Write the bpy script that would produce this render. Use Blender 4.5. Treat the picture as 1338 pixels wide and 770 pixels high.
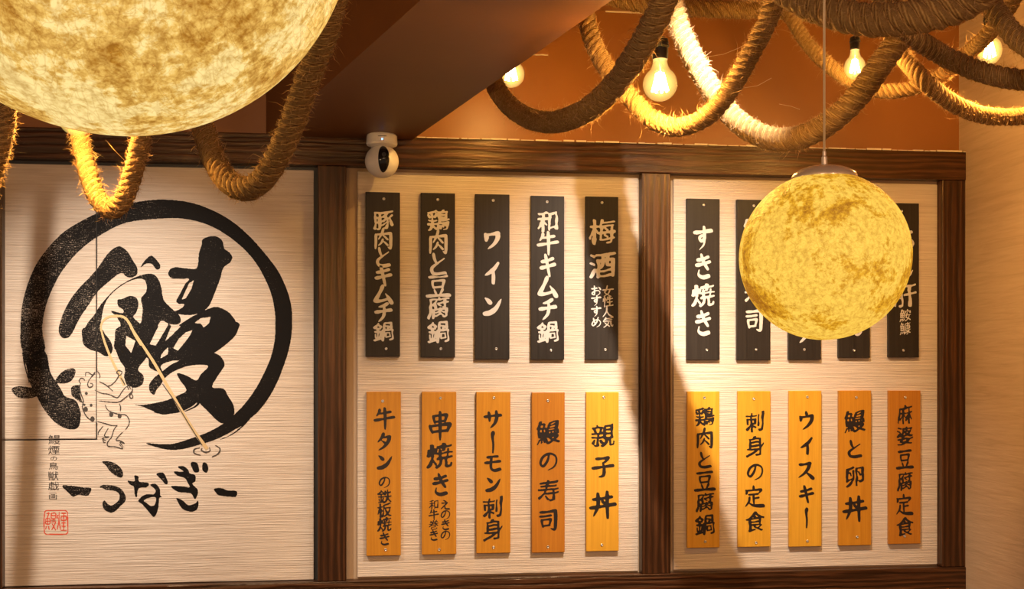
import bpy, math, random
import numpy as np
from mathutils import Vector, Matrix

for o in list(bpy.data.objects):
    bpy.data.objects.remove(o)
scn = bpy.context.scene
COL = scn.collection
random.seed(7)
rng = np.random.default_rng(7)

# ------------------------------------------------------------------ camera
F, CX, HY = 1500.0, 669.0, 490.0
TH = math.radians(7.486)
CT, ST = math.cos(TH), math.sin(TH)
DW, EYE = 4.02, 1.5
cam = bpy.data.cameras.new('camera')
camo = bpy.data.objects.new('camera', cam)
COL.objects.link(camo)
cam.sensor_width = 36.0
cam.lens = 36.0 * F / 1338.0
cam.shift_y = (HY - 385.0) / 1338.0
cam.clip_start = 0.05
camo.location = (0, -DW, EYE)
camo.rotation_euler = (math.radians(90), 0, -TH)
scn.camera = camo


def at(px, py, d):
    """point of the room seen at a picture position, d metres in front of the lens"""
    u = (px - CX) / F
    v = (HY - py) / F
    return np.array([d * (ST + u * CT), -DW + d * (CT - u * ST), EYE + d * v])


def W(px, py, yp=0.0):
    """point of the plane y = yp (parallel to the back wall)"""
    u = (px - CX) / F
    return at(px, py, (DW + yp) / (CT - u * ST))


def onz(px, py, z):
    return at(px, py, (z - EYE) * F / (HY - py))


# ------------------------------------------------------------------ world + exposure
wd = bpy.data.worlds.new('room_air')
scn.world = wd
wd.use_nodes = True
bg = wd.node_tree.nodes['Background']
bg.inputs[0].default_value = (1.0, 0.70, 0.50, 1)
bg.inputs[1].default_value = 0.26
scn.view_settings.view_transform = 'Standard'
scn.view_settings.look = 'None'
scn.view_settings.exposure = 0.0
scn.view_settings.gamma = 1.0
scn.view_settings.use_curve_mapping = False


def lamp(name, kind, loc, power, color, size=0.03, target=None, angle=60, blend=1.0, parent=None):
    l = bpy.data.lights.new(name, kind)
    l.energy = power
    l.color = color
    if kind in ('POINT', 'SPOT'):
        l.shadow_soft_size = size
    if kind == 'SPOT':
        l.spot_size = math.radians(angle)
        l.spot_blend = blend
    if kind == 'AREA':
        l.shape = 'DISK'
        l.size = size
    o = bpy.data.objects.new(name, l)
    COL.objects.link(o)
    if parent is not None:
        o.parent = parent
        o.location = Vector(loc) - parent.location
    else:
        o.location = Vector(loc)
    if target is not None:
        o.rotation_euler = (Vector(target) - Vector(loc)).to_track_quat('-Z', 'Y').to_euler()
    return o


SPOTC = (1.0, 0.85, 0.68)
SPOT_A = Vector((0.925, -1.22, 2.70))
SPOT_B = Vector((W(150, 400)[0] + 0.05, -1.20, 2.72))
lamp('ceiling_spot', 'SPOT', SPOT_A, 222, SPOTC, 0.007, tuple(W(850, 640)), 74, 1.0)
lamp('ceiling_spot', 'SPOT', SPOT_A + Vector((0, 0, 0.001)), 100, SPOTC, 0.007, tuple(W(860, 520)), 26, 1.0)
lamp('ceiling_spot', 'SPOT', SPOT_B, 200, SPOTC, 0.008, tuple(W(165, 680)), 64, 1.0)
lamp('ceiling_spot', 'SPOT', SPOT_B + Vector((0, 0, 0.001)), 50, SPOTC, 0.008, tuple(W(140, 560)), 28, 1.0)
# unseen point lights added behind the camera as general fill
lamp('room_fill_light', 'POINT', (-0.9, -5.2, 2.2), 120, (1.0, 0.60, 0.34), 0.20)
lamp('room_fill_light', 'POINT', (1.2, -4.9, 2.2), 70, (1.0, 0.60, 0.34), 0.20)


# ------------------------------------------------------------------ materials
class NT:
    def __init__(self, name):
        self.m = bpy.data.materials.new(name)
        self.m.use_nodes = True
        self.t = self.m.node_tree
        self.b = self.t.nodes['Principled BSDF']
        self.out = self.t.nodes['Material Output']

    def n(self, ty, **kw):
        x = self.t.nodes.new(ty)
        for k, v in kw.items():
            if k in x.inputs.keys() if isinstance(k, str) else False:
                x.inputs[k].default_value = v
            else:
                setattr(x, k, v)
        return x

    def l(self, a, b):
        self.t.links.new(a, b)

    def coords(self, scale=(1, 1, 1), kind='Object', rot=(0, 0, 0)):
        c = self.n('ShaderNodeTexCoord')
        mp = self.n('ShaderNodeMapping')
        mp.inputs['Scale'].default_value = scale
        mp.inputs['Rotation'].default_value = rot
        self.l(c.outputs[kind], mp.inputs['Vector'])
        return mp.outputs[0]

    def noise(self, vec, scale, detail=4, rough=0.5, dist=0.0):
        x = self.n('ShaderNodeTexNoise')
        x.inputs['Scale'].default_value = scale
        x.inputs['Detail'].default_value = detail
        x.inputs['Roughness'].default_value = rough
        x.inputs['Distortion'].default_value = dist
        self.l(vec, x.inputs['Vector'])
        return x.outputs['Fac']

    def ramp(self, fac, stops, interp='LINEAR'):
        r = self.n('ShaderNodeValToRGB')
        r.color_ramp.interpolation = interp
        e = r.color_ramp.elements
        while len(e) < len(stops):
            e.new(0.5)
        for k, (p, c) in enumerate(stops):
            e[k].position = p
            e[k].color = tuple(c) + (1,) if len(c) == 3 else c
        self.l(fac, r.inputs[0])
        return r.outputs[0]

    def mix(self, fac, a, b, blend='MIX'):
        x = self.n('ShaderNodeMix')
        x.data_type = 'RGBA'
        x.blend_type = blend
        for s, v in ((x.inputs[0], fac), (x.inputs[6], a), (x.inputs[7], b)):
            if isinstance(v, (int, float)):
                s.default_value = v
            elif isinstance(v, tuple):
                s.default_value = v + (1,) if len(v) == 3 else v
            else:
                self.l(v, s)
        return x.outputs[2]

    def math(self, op, a, b=None, c=None):
        x = self.n('ShaderNodeMath')
        x.operation = op
        for s, v in zip(x.inputs, (a, b, c)):
            if v is None:
                continue
            if isinstance(v, (int, float)):
                s.default_value = v
            else:
                self.l(v, s)
        return x.outputs[0]

    def bump(self, h, strength=0.3, dist=0.002):
        x = self.n('ShaderNodeBump')
        x.inputs['Strength'].default_value = strength
        x.inputs['Distance'].default_value = dist
        self.l(h, x.inputs['Height'])
        self.l(x.outputs[0], self.b.inputs['Normal'])

    def base(self, c):
        if isinstance(c, tuple):
            self.b.inputs['Base Color'].default_value = c + (1,)
        else:
            self.l(c, self.b.inputs['Base Color'])

    def set(self, **kw):
        for k, v in kw.items():
            self.b.inputs[k.replace('_', ' ')].default_value = v


def plain(name, col, rough=0.5, metal=0.0):
    m = NT(name)
    m.base(col)
    m.set(Roughness=rough, Metallic=metal)
    v = m.coords()
    m.bump(m.noise(v, 60, 3), 0.05, 0.001)
    return m.m


def mat_panel():
    m = NT('whitewashed_board')
    v = m.coords((1.2, 1, 60))
    a = m.noise(v, 3.0, 6, 0.62, 0.4)
    v2 = m.coords((0.5, 1, 34))
    b = m.noise(v2, 9.0, 4, 0.6, 0.6)
    v3 = m.coords((6, 1, 300))
    c = m.noise(v3, 1.0, 2, 0.5)
    col = m.ramp(a, [(0.25, (0.48, 0.385, 0.31)), (0.42, (0.62, 0.52, 0.435)), (0.6, (0.69, 0.595, 0.51)), (0.8, (0.76, 0.67, 0.585))])
    lines = m.ramp(b, [(0.28, (0.62, 0.52, 0.42)), (0.36, (1, 1, 1))])
    col = m.mix(0.75, col, lines, 'MULTIPLY')
    m.base(col)
    m.set(Roughness=0.72)
    h = m.math('ADD', m.math('MULTIPLY', a, 1.0), m.math('MULTIPLY', c, 0.5))
    h = m.math('ADD', h, m.math('MULTIPLY', b, 0.5))
    m.bump(h, 0.75, 0.005)
    return m.m


def mat_dark_wood(name, horizontal=True):
    m = NT(name)
    sc = (0.55, 5.0, 5.0) if horizontal else (5.0, 5.0, 0.55)
    v = m.coords(sc)
    w = m.n('ShaderNodeTexWave')
    w.wave_type = 'RINGS'
    w.rings_direction = 'X' if horizontal else 'Z'
    w.inputs['Scale'].default_value = 3.2 if horizontal else 4.5
    w.inputs['Distortion'].default_value = 9.0 if horizontal else 4.0
    w.inputs['Detail'].default_value = 3
    w.inputs['Detail Scale'].default_value = 1.3
    m.l(v, w.inputs['Vector'])
    sf = (2.0, 70, 70) if horizontal else (70, 70, 2.0)
    f = m.noise(m.coords(sf), 2.0, 4, 0.6, 0.3)
    big = m.noise(m.coords(sc), 1.3, 2)
    g = m.math('ADD', m.math('MULTIPLY', w.outputs['Fac'], 0.34), m.math('MULTIPLY', f, 0.72))
    g = m.math('ADD', g, m.math('MULTIPLY', m.math('SUBTRACT', big, 0.5), 0.35))
    m.base(m.ramp(g, [(0.18, (0.012, 0.0045, 0.002)), (0.45, (0.030, 0.011, 0.0045)), (0.66, (0.060, 0.022, 0.009)), (0.9, (0.12, 0.046, 0.018))]))
    m.set(Roughness=0.30)
    m.b.inputs['Specular Tint'].default_value = (1.0, 0.75, 0.5, 1)
    m.b.inputs['Coat Weight'].default_value = 0.06
    m.b.inputs['Coat Roughness'].default_value = 0.25
    m.bump(g, 0.75 if horizontal else 0.5, 0.005)
    return m.m


def mat_brown_plaster(name, c0, c1, rough=0.42):
    m = NT(name)
    v = m.coords()
    a = m.noise(v, 1.6, 5, 0.6)
    m.base(m.ramp(a, [(0.3, c0), (0.7, c1)]))
    m.set(Roughness=rough)
    m.bump(m.noise(m.coords(), 40, 5, 0.6), 0.12, 0.002)
    return m.m


def mat_beige_plaster():
    m = NT('beige_wallpaper')
    a = m.noise(m.coords((1, 2.0, 26)), 2.0, 5, 0.6, 0.8)
    b = m.noise(m.coords((1, 9, 120)), 1.0, 3, 0.5)
    m.base(m.ramp(a, [(0.3, (0.50, 0.36, 0.24)), (0.5, (0.57, 0.42, 0.29)), (0.72, (0.62, 0.47, 0.33))]))
    m.set(Roughness=0.8)
    m.bump(m.math('ADD', a, b), 0.25, 0.003)
    return m.m


def mat_plaque_wood(name, c0, c1):
    m = NT(name)
    oi = m.n('ShaderNodeObjectInfo')
    c = m.n('ShaderNodeTexCoord')
    vm = m.n('ShaderNodeVectorMath')
    vm.operation = 'ADD'
    m.l(c.outputs['Object'], vm.inputs[0])
    m.l(oi.outputs['Location'], vm.inputs[1])
    mp = m.n('ShaderNodeMapping')
    mp.inputs['Scale'].default_value = (45, 45, 1.6)
    m.l(vm.outputs[0], mp.inputs['Vector'])
    a = m.noise(mp.outputs[0], 1.5, 5, 0.6, 1.2)
    mp2 = m.n('ShaderNodeMapping')
    mp2.inputs['Scale'].default_value = (160, 160, 3)
    m.l(vm.outputs[0], mp2.inputs['Vector'])
    b = m.noise(mp2.outputs[0], 1.5, 3)
    g = m.math('ADD', m.math('MULTIPLY', a, 0.7), m.math('MULTIPLY', b, 0.3))
    m.base(m.ramp(g, [(0.3, c0), (0.68, c1)]))
    m.set(Roughness=0.42)
    m.bump(g, 0.2, 0.0015)
    return m.m


def mat_ink():
    m = NT('brushed_ink')
    a = m.noise(m.coords((38, 1, 460)), 1.0, 3, 0.7)
    b = m.noise(m.coords((1.3, 1, 1.8)), 3.0, 3, 0.6)
    d = m.noise(m.coords((240, 1, 300)), 1.0, 2, 0.6)
    # left part of the board took the ink drier than the right part
    sep = m.n('ShaderNodeSeparateXYZ')
    c = m.n('ShaderNodeTexCoord')
    m.l(c.outputs['Object'], sep.inputs[0])
    geo = m.n('ShaderNodeNewGeometry')
    sx = m.n('ShaderNodeSeparateXYZ')
    m.l(geo.outputs['Position'], sx.inputs[0])
    grad = m.math('MULTIPLY', m.math('ADD', sx.outputs[0], 0.80), -0.16)
    dry = m.math('ADD', m.math('MULTIPLY', m.math('SUBTRACT', b, 0.5), 0.30), grad)
    k = m.math('ADD', m.math('ADD', m.math('MULTIPLY', a, 0.5), m.math('MULTIPLY', d, 0.5)), dry)
    m.base(m.ramp(k, [(0.52, (0.006, 0.005, 0.005)), (0.59, (0.03, 0.025, 0.022)), (0.66, (0.46, 0.38, 0.31))]))
    m.set(Roughness=0.6)
    m.b.inputs['Specular IOR Level'].default_value = 0.12
    return m.m


def mat_moon(name, dark, mid, light, rim, seed, strength, s=1.0, crater=0.5, fibre=0.45):
    m = NT(name)
    c = m.n('ShaderNodeTexCoord')
    mp = m.n('ShaderNodeMapping')
    mp.inputs['Location'].default_value = seed
    m.l(c.outputs['Object'], mp.inputs['Vector'])
    v = mp.outputs[0]
    a = m.noise(v, 7.5 * s, 6, 0.62, 0.5)
    b = m.noise(v, 19 * s, 5, 0.7, 0.6)
    gr = m.noise(v, 110 * s, 3, 0.7)
    vo = m.n('ShaderNodeTexVoronoi')
    vo.feature = 'SMOOTH_F1'
    vo.inputs['Scale'].default_value = 13 * s
    m.l(v, vo.inputs['Vector'])
    g = m.math('ADD', m.math('MULTIPLY', a, 1.05), m.math('MULTIPLY', b, 0.5))
    g = m.math('ADD', g, m.math('MULTIPLY', gr, 0.30))
    g = m.math('ADD', g, m.math('MULTIPLY', vo.outputs['Distance'], 0.18 * crater))
    col = m.ramp(g, [(0.80, dark), (0.93, mid), (1.10, light)])
    # paper fibres: thin winding contour lines
    fib = None
    for sc_, off in ((44, 1.3), (66, 5.1), (92, 9.7), (120, 3.3)):
        mpo = m.n('ShaderNodeMapping')
        mpo.inputs['Location'].default_value = (off, off * 2, -off)
        mpo.inputs['Rotation'].default_value = (off, off * .7, off * 1.9)
        mpo.inputs['Scale'].default_value = (1, 0.3, 1)
        m.l(v, mpo.inputs['Vector'])
        q = m.noise(mpo.outputs[0], sc_ * s, 0, 0.5, 0.35)
        ln = m.math('ABSOLUTE', m.math('SUBTRACT', q, 0.5))
        ln = m.math('SUBTRACT', 1.0, m.math('MULTIPLY', ln, 30))
        ln = m.math('MAXIMUM', ln, 0.0)
        fib = ln if fib is None else m.math('MAXIMUM', fib, ln)
    fine = m.ramp(gr, [(0.36, (0.72, 0.62, 0.45)), (0.58, (1.06, 1.06, 1.06))])
    col = m.mix(0.8, col, fine, 'MULTIPLY')
    dk = m.mix(0.6, col, (0.42, 0.24, 0.03), 'MULTIPLY')
    col = m.mix(m.math('MULTIPLY', fib, fibre), col, dk)
    m.base((0.10, 0.08, 0.04))
    m.set(Roughness=0.55)
    m.l(col, m.b.inputs['Emission Color'])
    m.b.inputs['Emission Strength'].default_value = strength
    m.bump(m.math('ADD', g, fib), 0.4, 0.004)
    return m.m


def mat_rope():
    m = NT('jute_rope')
    uv = m.n('ShaderNodeTexCoord').outputs['UV']
    mp = m.n('ShaderNodeMapping')
    mp.inputs['Rotation'].default_value = (0, 0, 0.6)
    m.l(uv, mp.inputs['Vector'])
    w = m.n('ShaderNodeTexWave')
    w.wave_type = 'BANDS'
    w.inputs['Scale'].default_value = 4.0
    w.inputs['Distortion'].default_value = 2.2
    w.inputs['Detail'].default_value = 2
    m.l(mp.outputs[0], w.inputs['Vector'])
    a = m.noise(m.coords(), 240, 4, 0.7)
    b = m.noise(m.coords(), 14, 3)
    g = m.math('ADD', m.math('MULTIPLY', w.outputs['Fac'], 0.35), m.math('MULTIPLY', a, 0.5))
    g = m.math('ADD', g, m.math('MULTIPLY', b, 0.25))
    m.base(m.ramp(g, [(0.3, (0.15, 0.072, 0.018)), (0.55, (0.31, 0.175, 0.052)), (0.8, (0.48, 0.31, 0.12))]))
    m.set(Roughness=0.9)
    m.bump(g, 0.8, 0.003)
    return m.m


def mat_fibre():
    m = NT('jute_fibre')
    m.base(m.ramp(m.noise(m.coords(), 30, 2), [(0.3, (0.36, 0.20, 0.08)), (0.7, (0.60, 0.40, 0.20))]))
    m.set(Roughness=0.8)
    tr = m.n('ShaderNodeBsdfTranslucent')
    tr.inputs[0].default_value = (0.6, 0.38, 0.16, 1)
    mx = m.n('ShaderNodeMixShader')
    mx.inputs[0].default_value = 0.35
    m.l(m.b.outputs[0], mx.inputs[1])
    m.l(tr.outputs[0], mx.inputs[2])
    m.l(mx.outputs[0], m.out.inputs[0])
    return m.m


def mat_bulb_glass():
    m = NT('amber_bulb_glass')
    t = m.t
    tr = m.n('ShaderNodeBsdfTransparent')
    tr.inputs[0].default_value = (1.0, 0.88, 0.55, 1)
    gl = m.n('ShaderNodeBsdfGlossy')
    gl.inputs['Roughness'].default_value = 0.03
    em = m.n('ShaderNodeEmission')
    em.inputs[0].default_value = (1.0, 0.72, 0.22, 1)
    lw = m.n('ShaderNodeLayerWeight')
    lw.inputs[0].default_value = 0.35
    m.l(m.math('ADD', 0.22, m.math('MULTIPLY', m.math('POWER', m.math('SUBTRACT', 1.0, lw.outputs['Facing']), 3.0), 0.7)), em.inputs[1])  # bloom painted into the glass: emission rises where it faces the viewer
    mx = m.n('ShaderNodeMixShader')
    m.l(m.math('MULTIPLY', lw.outputs['Facing'], 0.35), mx.inputs[0])
    m.l(tr.outputs[0], mx.inputs[1])
    m.l(gl.outputs[0], mx.inputs[2])
    ad = m.n('ShaderNodeAddShader')
    m.l(mx.outputs[0], ad.inputs[0])
    m.l(em.outputs[0], ad.inputs[1])
    m.l(ad.outputs[0], m.out.inputs[0])
    m.t.nodes.remove(m.b)
    return m.m


def mat_emit(name, col, st):
    m = NT(name)
    m.base((0.1, 0.1, 0.1))
    m.b.inputs['Emission Color'].default_value = col + (1,)
    m.b.inputs['Emission Strength'].default_value = st
    return m.m


M = dict(
    panel=mat_panel(), wood_h=mat_dark_wood('dark_stained_wood_h', True), wood_v=mat_dark_wood('dark_stained_wood_v', False),
    brown=mat_brown_plaster('ochre_brown_paint', (0.27, 0.098, 0.017), (0.33, 0.125, 0.024)),
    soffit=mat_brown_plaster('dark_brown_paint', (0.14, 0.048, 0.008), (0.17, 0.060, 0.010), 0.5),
    beige=mat_beige_plaster(), ink=mat_ink(),
    back=plain('tan_backing', (0.42, 0.30, 0.20), 0.8),
    caulk=plain('white_caulk', (0.78, 0.66, 0.50), 0.6),
    charcoal=mat_plaque_wood('charcoal_wood', (0.016, 0.012, 0.010), (0.030, 0.024, 0.020)),
    silver=plain('silver_white_paint', (0.60, 0.57, 0.55), 0.45),
    black=plain('black_ink', (0.012, 0.008, 0.008), 0.45),
    thin=plain('thin_black_ink', (0.05, 0.040, 0.035), 0.6),
    gold=plain('pale_gold_paint', (0.56, 0.40, 0.20), 0.5),
    red=plain('vermilion_ink', (0.62, 0.07, 0.03), 0.6),
    screw=plain('zinc_screw', (0.62, 0.60, 0.58), 0.3, 0.9),
    dscrew=plain('dark_slot', (0.02, 0.02, 0.02), 0.5),
    rope=mat_rope(), fibre=mat_fibre(),
    glass=mat_bulb_glass(), filament=mat_emit('glowing_filament', (1.0, 0.78, 0.38), 60.0),
    socket=plain('black_bakelite', (0.018, 0.017, 0.018), 0.28),
    cable=plain('grey_cable', (0.10, 0.08, 0.07), 0.5),
    cord=plain('clear_cord', (0.62, 0.50, 0.34), 0.3),
    steel=plain('satin_silver_paint', (0.62, 0.54, 0.48), 0.25, 0.45),
    white=plain('white_plastic', (0.78, 0.74, 0.70), 0.35),
    gloss=plain('glossy_black_plastic', (0.008, 0.008, 0.010), 0.06),
    led=mat_emit('blue_led', (0.15, 0.5, 1.0), 6.0),
    floor=mat_dark_wood('floor_wood', True),
    moon_small=mat_moon('moon_shade_paper_yellow', (0.44, 0.17, 0.004), (0.80, 0.40, 0.018), (1.0, 0.62, 0.085), 0, (3.1, 1.7, 0.4), 1.0, 1.0, 0.8, 0.4),
    moon_big=mat_moon('moon_shade_paper_pale', (0.50, 0.225, 0.022), (0.84, 0.52, 0.12), (1.0, 0.76, 0.30), 0, (7.3, 2.2, 5.5), 1.0, 0.75, 0.4, 0.5),
)
M['charcoal'].node_tree.nodes['Principled BSDF'].inputs['Specular IOR Level'].default_value = 0.25
M['panel_wood'] = [mat_plaque_wood('amber_wood_a', (0.38, 0.130, 0.008), (0.50, 0.195, 0.016)),
                   mat_plaque_wood('amber_wood_b', (0.44, 0.170, 0.008), (0.57, 0.25, 0.018)),
                   mat_plaque_wood('amber_wood_c', (0.57, 0.27, 0.016), (0.72, 0.38, 0.034))]


# ------------------------------------------------------------------ mesh helpers
class MB:
    def __init__(self):
        self.v, self.f, self.uv = [], [], None

    def add(self, vs, fs):
        b = len(self.v)
        self.v += [tuple(map(float, p)) for p in vs]
        self.f += [tuple(i + b for i in f) for f in fs]
        return self

    def box(self, x0, x1, y0, y1, z0, z1):
        vs = [(x, y, z) for z in (z0, z1) for y in (y0, y1) for x in (x0, x1)]
        return self.add(vs, [(0, 2, 3, 1), (4, 5, 7, 6), (0, 1, 5, 4), (2, 6, 7, 3), (0, 4, 6, 2), (1, 3, 7, 5)])

    def lathe(self, prof, c, n=24, axis='Z', caps=True):
        """prof: list of (radius, height)"""
        vs, fs = [], []
        for r, h in prof:
            for k in range(n):
                a = 2 * math.pi * k / n
                if axis == 'Z':
                    vs.append((c[0] + r * math.cos(a), c[1] + r * math.sin(a), c[2] + h))
                else:                       # axis -Y : height towards the viewer
                    vs.append((c[0] + r * math.cos(a), c[1] - h, c[2] + r * math.sin(a)))
        for i in range(len(prof) - 1):
            for k in range(n):
                k2 = (k + 1) % n
                fs.append((i * n + k, i * n + k2, (i + 1) * n + k2, (i + 1) * n + k))
        if caps:
            fs.append(tuple(range(n))[::-1])
            fs.append(tuple((len(prof) - 1) * n + k for k in range(n)))
        return self.add(vs, fs)

    def tube(self, pts, r, n=8):
        pts = [Vector(p) for p in pts]
        vs, fs = [], []
        up = Vector((0, 1, 0.01))
        for i, p in enumerate(pts):
            t = (pts[min(i + 1, len(pts) - 1)] - pts[max(i - 1, 0)]).normalized()
            a = t.cross(up)
            if a.length < 1e-3:
                a = t.cross(Vector((1, 0, 0)))
            a.normalize()
            b = t.cross(a)
            rr = r[i] if isinstance(r, (list, tuple)) else r
            for k in range(n):
                q = 2 * math.pi * k / n
                vs.append(p + a * (rr * math.cos(q)) + b * (rr * math.sin(q)))
        for i in range(len(pts) - 1):
            for k in range(n):
                k2 = (k + 1) % n
                fs.append((i * n + k, i * n + k2, (i + 1) * n + k2, (i + 1) * n + k))
        fs.append(tuple(range(n))[::-1])
        fs.append(tuple((len(pts) - 1) * n + k for k in range(n)))
        return self.add(vs, fs)

    def build(self, name, mat, parent=None, origin=None, smooth=False, bevel=0.0):
        V = np.array(self.v, dtype=float)
        if parent is not None:
            origin = np.array(world_loc(parent))
        elif origin is None:
            lo, hi = V.min(0), V.max(0)
            origin = np.array([(lo[0] + hi[0]) / 2, (lo[1] + hi[1]) / 2, lo[2]])
        me = bpy.data.meshes.new(name)
        me.from_pydata((V - origin).tolist(), [], self.f)
        me.materials.append(mat)
        if self.uv is not None:
            ul = me.uv_layers.new(name='uv')
            li = np.zeros(len(me.loops), dtype=np.int32)
            me.loops.foreach_get('vertex_index', li)
            ul.data.foreach_set('uv', np.array(self.uv, dtype=np.float32)[li].ravel())
        if smooth:
            me.polygons.foreach_set('use_smooth', [True] * len(me.polygons))
        me.update()
        o = bpy.data.objects.new(name, me)
        COL.objects.link(o)
        if parent is not None:
            o.parent = parent
        else:
            o.location = origin
        if bevel:
            bv = o.modifiers.new('bevel', 'BEVEL')
            bv.width = bevel
            bv.segments = 2
            bv.limit_method = 'ANGLE'
        return o


def world_loc(o):
    p = Vector((0, 0, 0))
    while o is not None:
        p += o.location
        o = o.parent
    return p


def empty(name, loc):
    o = bpy.data.objects.new(name, None)
    o.empty_display_size = 0.05
    COL.objects.link(o)
    o.location = Vector(loc)
    return o


def tag(o, label=None, cat=None, group=None, kind=None):
    for k, v in (('label', label), ('category', cat), ('group', group), ('kind', kind)):
        if v:
            o[k] = v
    return o


# ------------------------------------------------------------------ field -> flat mesh (marching squares)
def blur(a, s):
    r = max(1, int(3 * s))
    k = np.exp(-0.5 * (np.arange(-r, r + 1) / s) ** 2)
    k /= k.sum()
    out = np.zeros_like(a)
    p = np.pad(a, ((r, r), (0, 0)))
    for i, w in enumerate(k):
        out += w * p[i:i + a.shape[0]]
    p = np.pad(out, ((0, 0), (r, r)))
    out2 = np.zeros_like(a)
    for i, w in enumerate(k):
        out2 += w * p[:, i:i + a.shape[1]]
    return out2


def contour(f, iso=0.5):
    """polygons (in grid coordinates col,row) of the region f > iso"""
    f = f.copy()
    f[0, :] = f[-1, :] = f[:, 0] = f[:, -1] = 0
    ins = f > iso
    n = ins[:-1, :-1].astype(int) + ins[:-1, 1:] + ins[1:, :-1] + ins[1:, 1:]
    verts, faces, key = [], [], {}

    def vid(k, p):
        if k not in key:
            key[k] = len(verts)
            verts.append(p)
        return key[k]
    full = n == 4
    for r in range(full.shape[0]):
        row = full[r]
        if not row.any():
            continue
        d = np.diff(np.concatenate(([0], row.astype(int), [0])))
        for a, b in zip(np.where(d == 1)[0], np.where(d == -1)[0]):
            a, b = int(a), int(b)
            faces.append([vid((a, r), (a, r)), vid((b, r), (b, r)), vid((b, r + 1), (b, r + 1)), vid((a, r + 1), (a, r + 1))])
    rr, cc = np.where((n > 0) & (n < 4))
    for r, c in zip(rr.tolist(), cc.tolist()):
        cs = [(c, r), (c + 1, r), (c + 1, r + 1), (c, r + 1)]
        vals = [float(f[y, x]) for x, y in cs]
        poly = []
        for i in range(4):
            p, q = cs[i], cs[(i + 1) % 4]
            a, b = vals[i], vals[(i + 1) % 4]
            if a > iso:
                poly.append(vid(p, p))
            if (a > iso) != (b > iso):
                t = (iso - a) / (b - a)
                poly.append(vid((p, q) if p < q else (q, p), (p[0] + t * (q[0] - p[0]), p[1] + t * (q[1] - p[1]))))
        if len(poly) >= 3:
            faces.append(poly)
    return np.array(verts, dtype=float).reshape(-1, 2), faces


def lownoise(shape, cell):
    h, w = shape
    gh, gw = int(h / cell) + 3, int(w / cell) + 3
    g = rng.random((gh, gw))
    y = np.arange(h) / cell
    x = np.arange(w) / cell
    yi, xi = y.astype(int), x.astype(int)
    fy, fx = (y - yi)[:, None], (x - xi)[None, :]
    fy, fx = fy * fy * (3 - 2 * fy), fx * fx * (3 - 2 * fx)
    A = g[yi][:, xi]; B = g[yi][:, xi + 1]; C_ = g[yi + 1][:, xi]; D = g[yi + 1][:, xi + 1]
    return (A * (1 - fx) + B * fx) * (1 - fy) + (C_ * (1 - fx) + D * fx) * fy


# ------------------------------------------------------------------ brush lettering from the built-in typeface
_tc = bpy.data.curves.new('glyph_source', 'FONT')
_tc.resolution_u = 3
_to = bpy.data.objects.new('glyph_source', _tc)
COL.objects.link(_to)
NG = 84
_raw = {}


def glyph_raster(ch):
    if ch in _raw:
        return _raw[ch]
    _tc.body = ch
    dg = bpy.context.evaluated_depsgraph_get()
    dg.update()
    ev = _to.evaluated_get(dg)
    me = ev.to_mesh()
    P = np.array([(v.co.x, v.co.y) for v in me.vertices])
    T = [tuple(p.vertices) for p in me.polygons]
    ev.to_mesh_clear()
    if ch == 'ー':                       # vertical writing turns the long-vowel bar upright
        P = np.c_[0.5 - (P[:, 1] - 0.38), 0.38 - (P[:, 0] - 0.5)]
    # em box with a margin; the grid row 0 is the top
    G = np.zeros((NG, NG))
    S = NG / 1.3
    gx = (P[:, 0] + 0.15) * S
    gy = (1.03 - P[:, 1]) * S
    for t in T:
        for k in range(1, len(t) - 1):
            a, b, c = t[0], t[k], t[k + 1]
            x0, x1 = int(max(0, min(gx[a], gx[b], gx[c]))), int(min(NG - 1, max(gx[a], gx[b], gx[c]) + 1))
            y0, y1 = int(max(0, min(gy[a], gy[b], gy[c]))), int(min(NG - 1, max(gy[a], gy[b], gy[c]) + 1))
            if x1 < x0 or y1 < y0:
                continue
            X, Y = np.meshgrid(np.arange(x0, x1 + 1), np.arange(y0, y1 + 1))
            d = (gx[b] - gx[a]) * (gy[c] - gy[a]) - (gx[c] - gx[a]) * (gy[b] - gy[a])
            if abs(d) < 1e-9:
                continue
            w1 = ((X - gx[a]) * (gy[c] - gy[a]) - (gx[c] - gx[a]) * (Y - gy[a])) / d
            w2 = ((gx[b] - gx[a]) * (Y - gy[a]) - (X - gx[a]) * (gy[b] - gy[a])) / d
            m = (w1 >= -0.02) & (w2 >= -0.02) & (w1 + w2 <= 1.02)
            G[y0:y1 + 1, x0:x1 + 1][m] = 1
    _raw[ch] = G
    return G


def shift(a, dx, dy):
    return np.roll(np.roll(a, dy, 0), dx, 1)


def sample(a, X, Y):
    xi = np.clip(X.astype(int), 0, a.shape[1] - 2)
    yi = np.clip(Y.astype(int), 0, a.shape[0] - 2)
    fx, fy = np.clip(X - xi, 0, 1), np.clip(Y - yi, 0, 1)
    return (a[yi, xi] * (1 - fx) + a[yi, xi + 1] * fx) * (1 - fy) + (a[yi + 1, xi] * (1 - fx) + a[yi + 1, xi + 1] * fx) * fy


def nib(a, ra, rb, ang):
    out = a.copy()
    R = int(math.ceil(max(ra, rb)))
    ca, sa = math.cos(ang), math.sin(ang)
    for dx in range(-R, R + 1):
        for dy in range(-R, R + 1):
            u, v = dx * ca + dy * sa, -dx * sa + dy * ca
            if (u / max(ra, .3)) ** 2 + (v / max(rb, .3)) ** 2 <= 1.0:
                out = np.maximum(out, shift(a, dx, dy))
    return out


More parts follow.
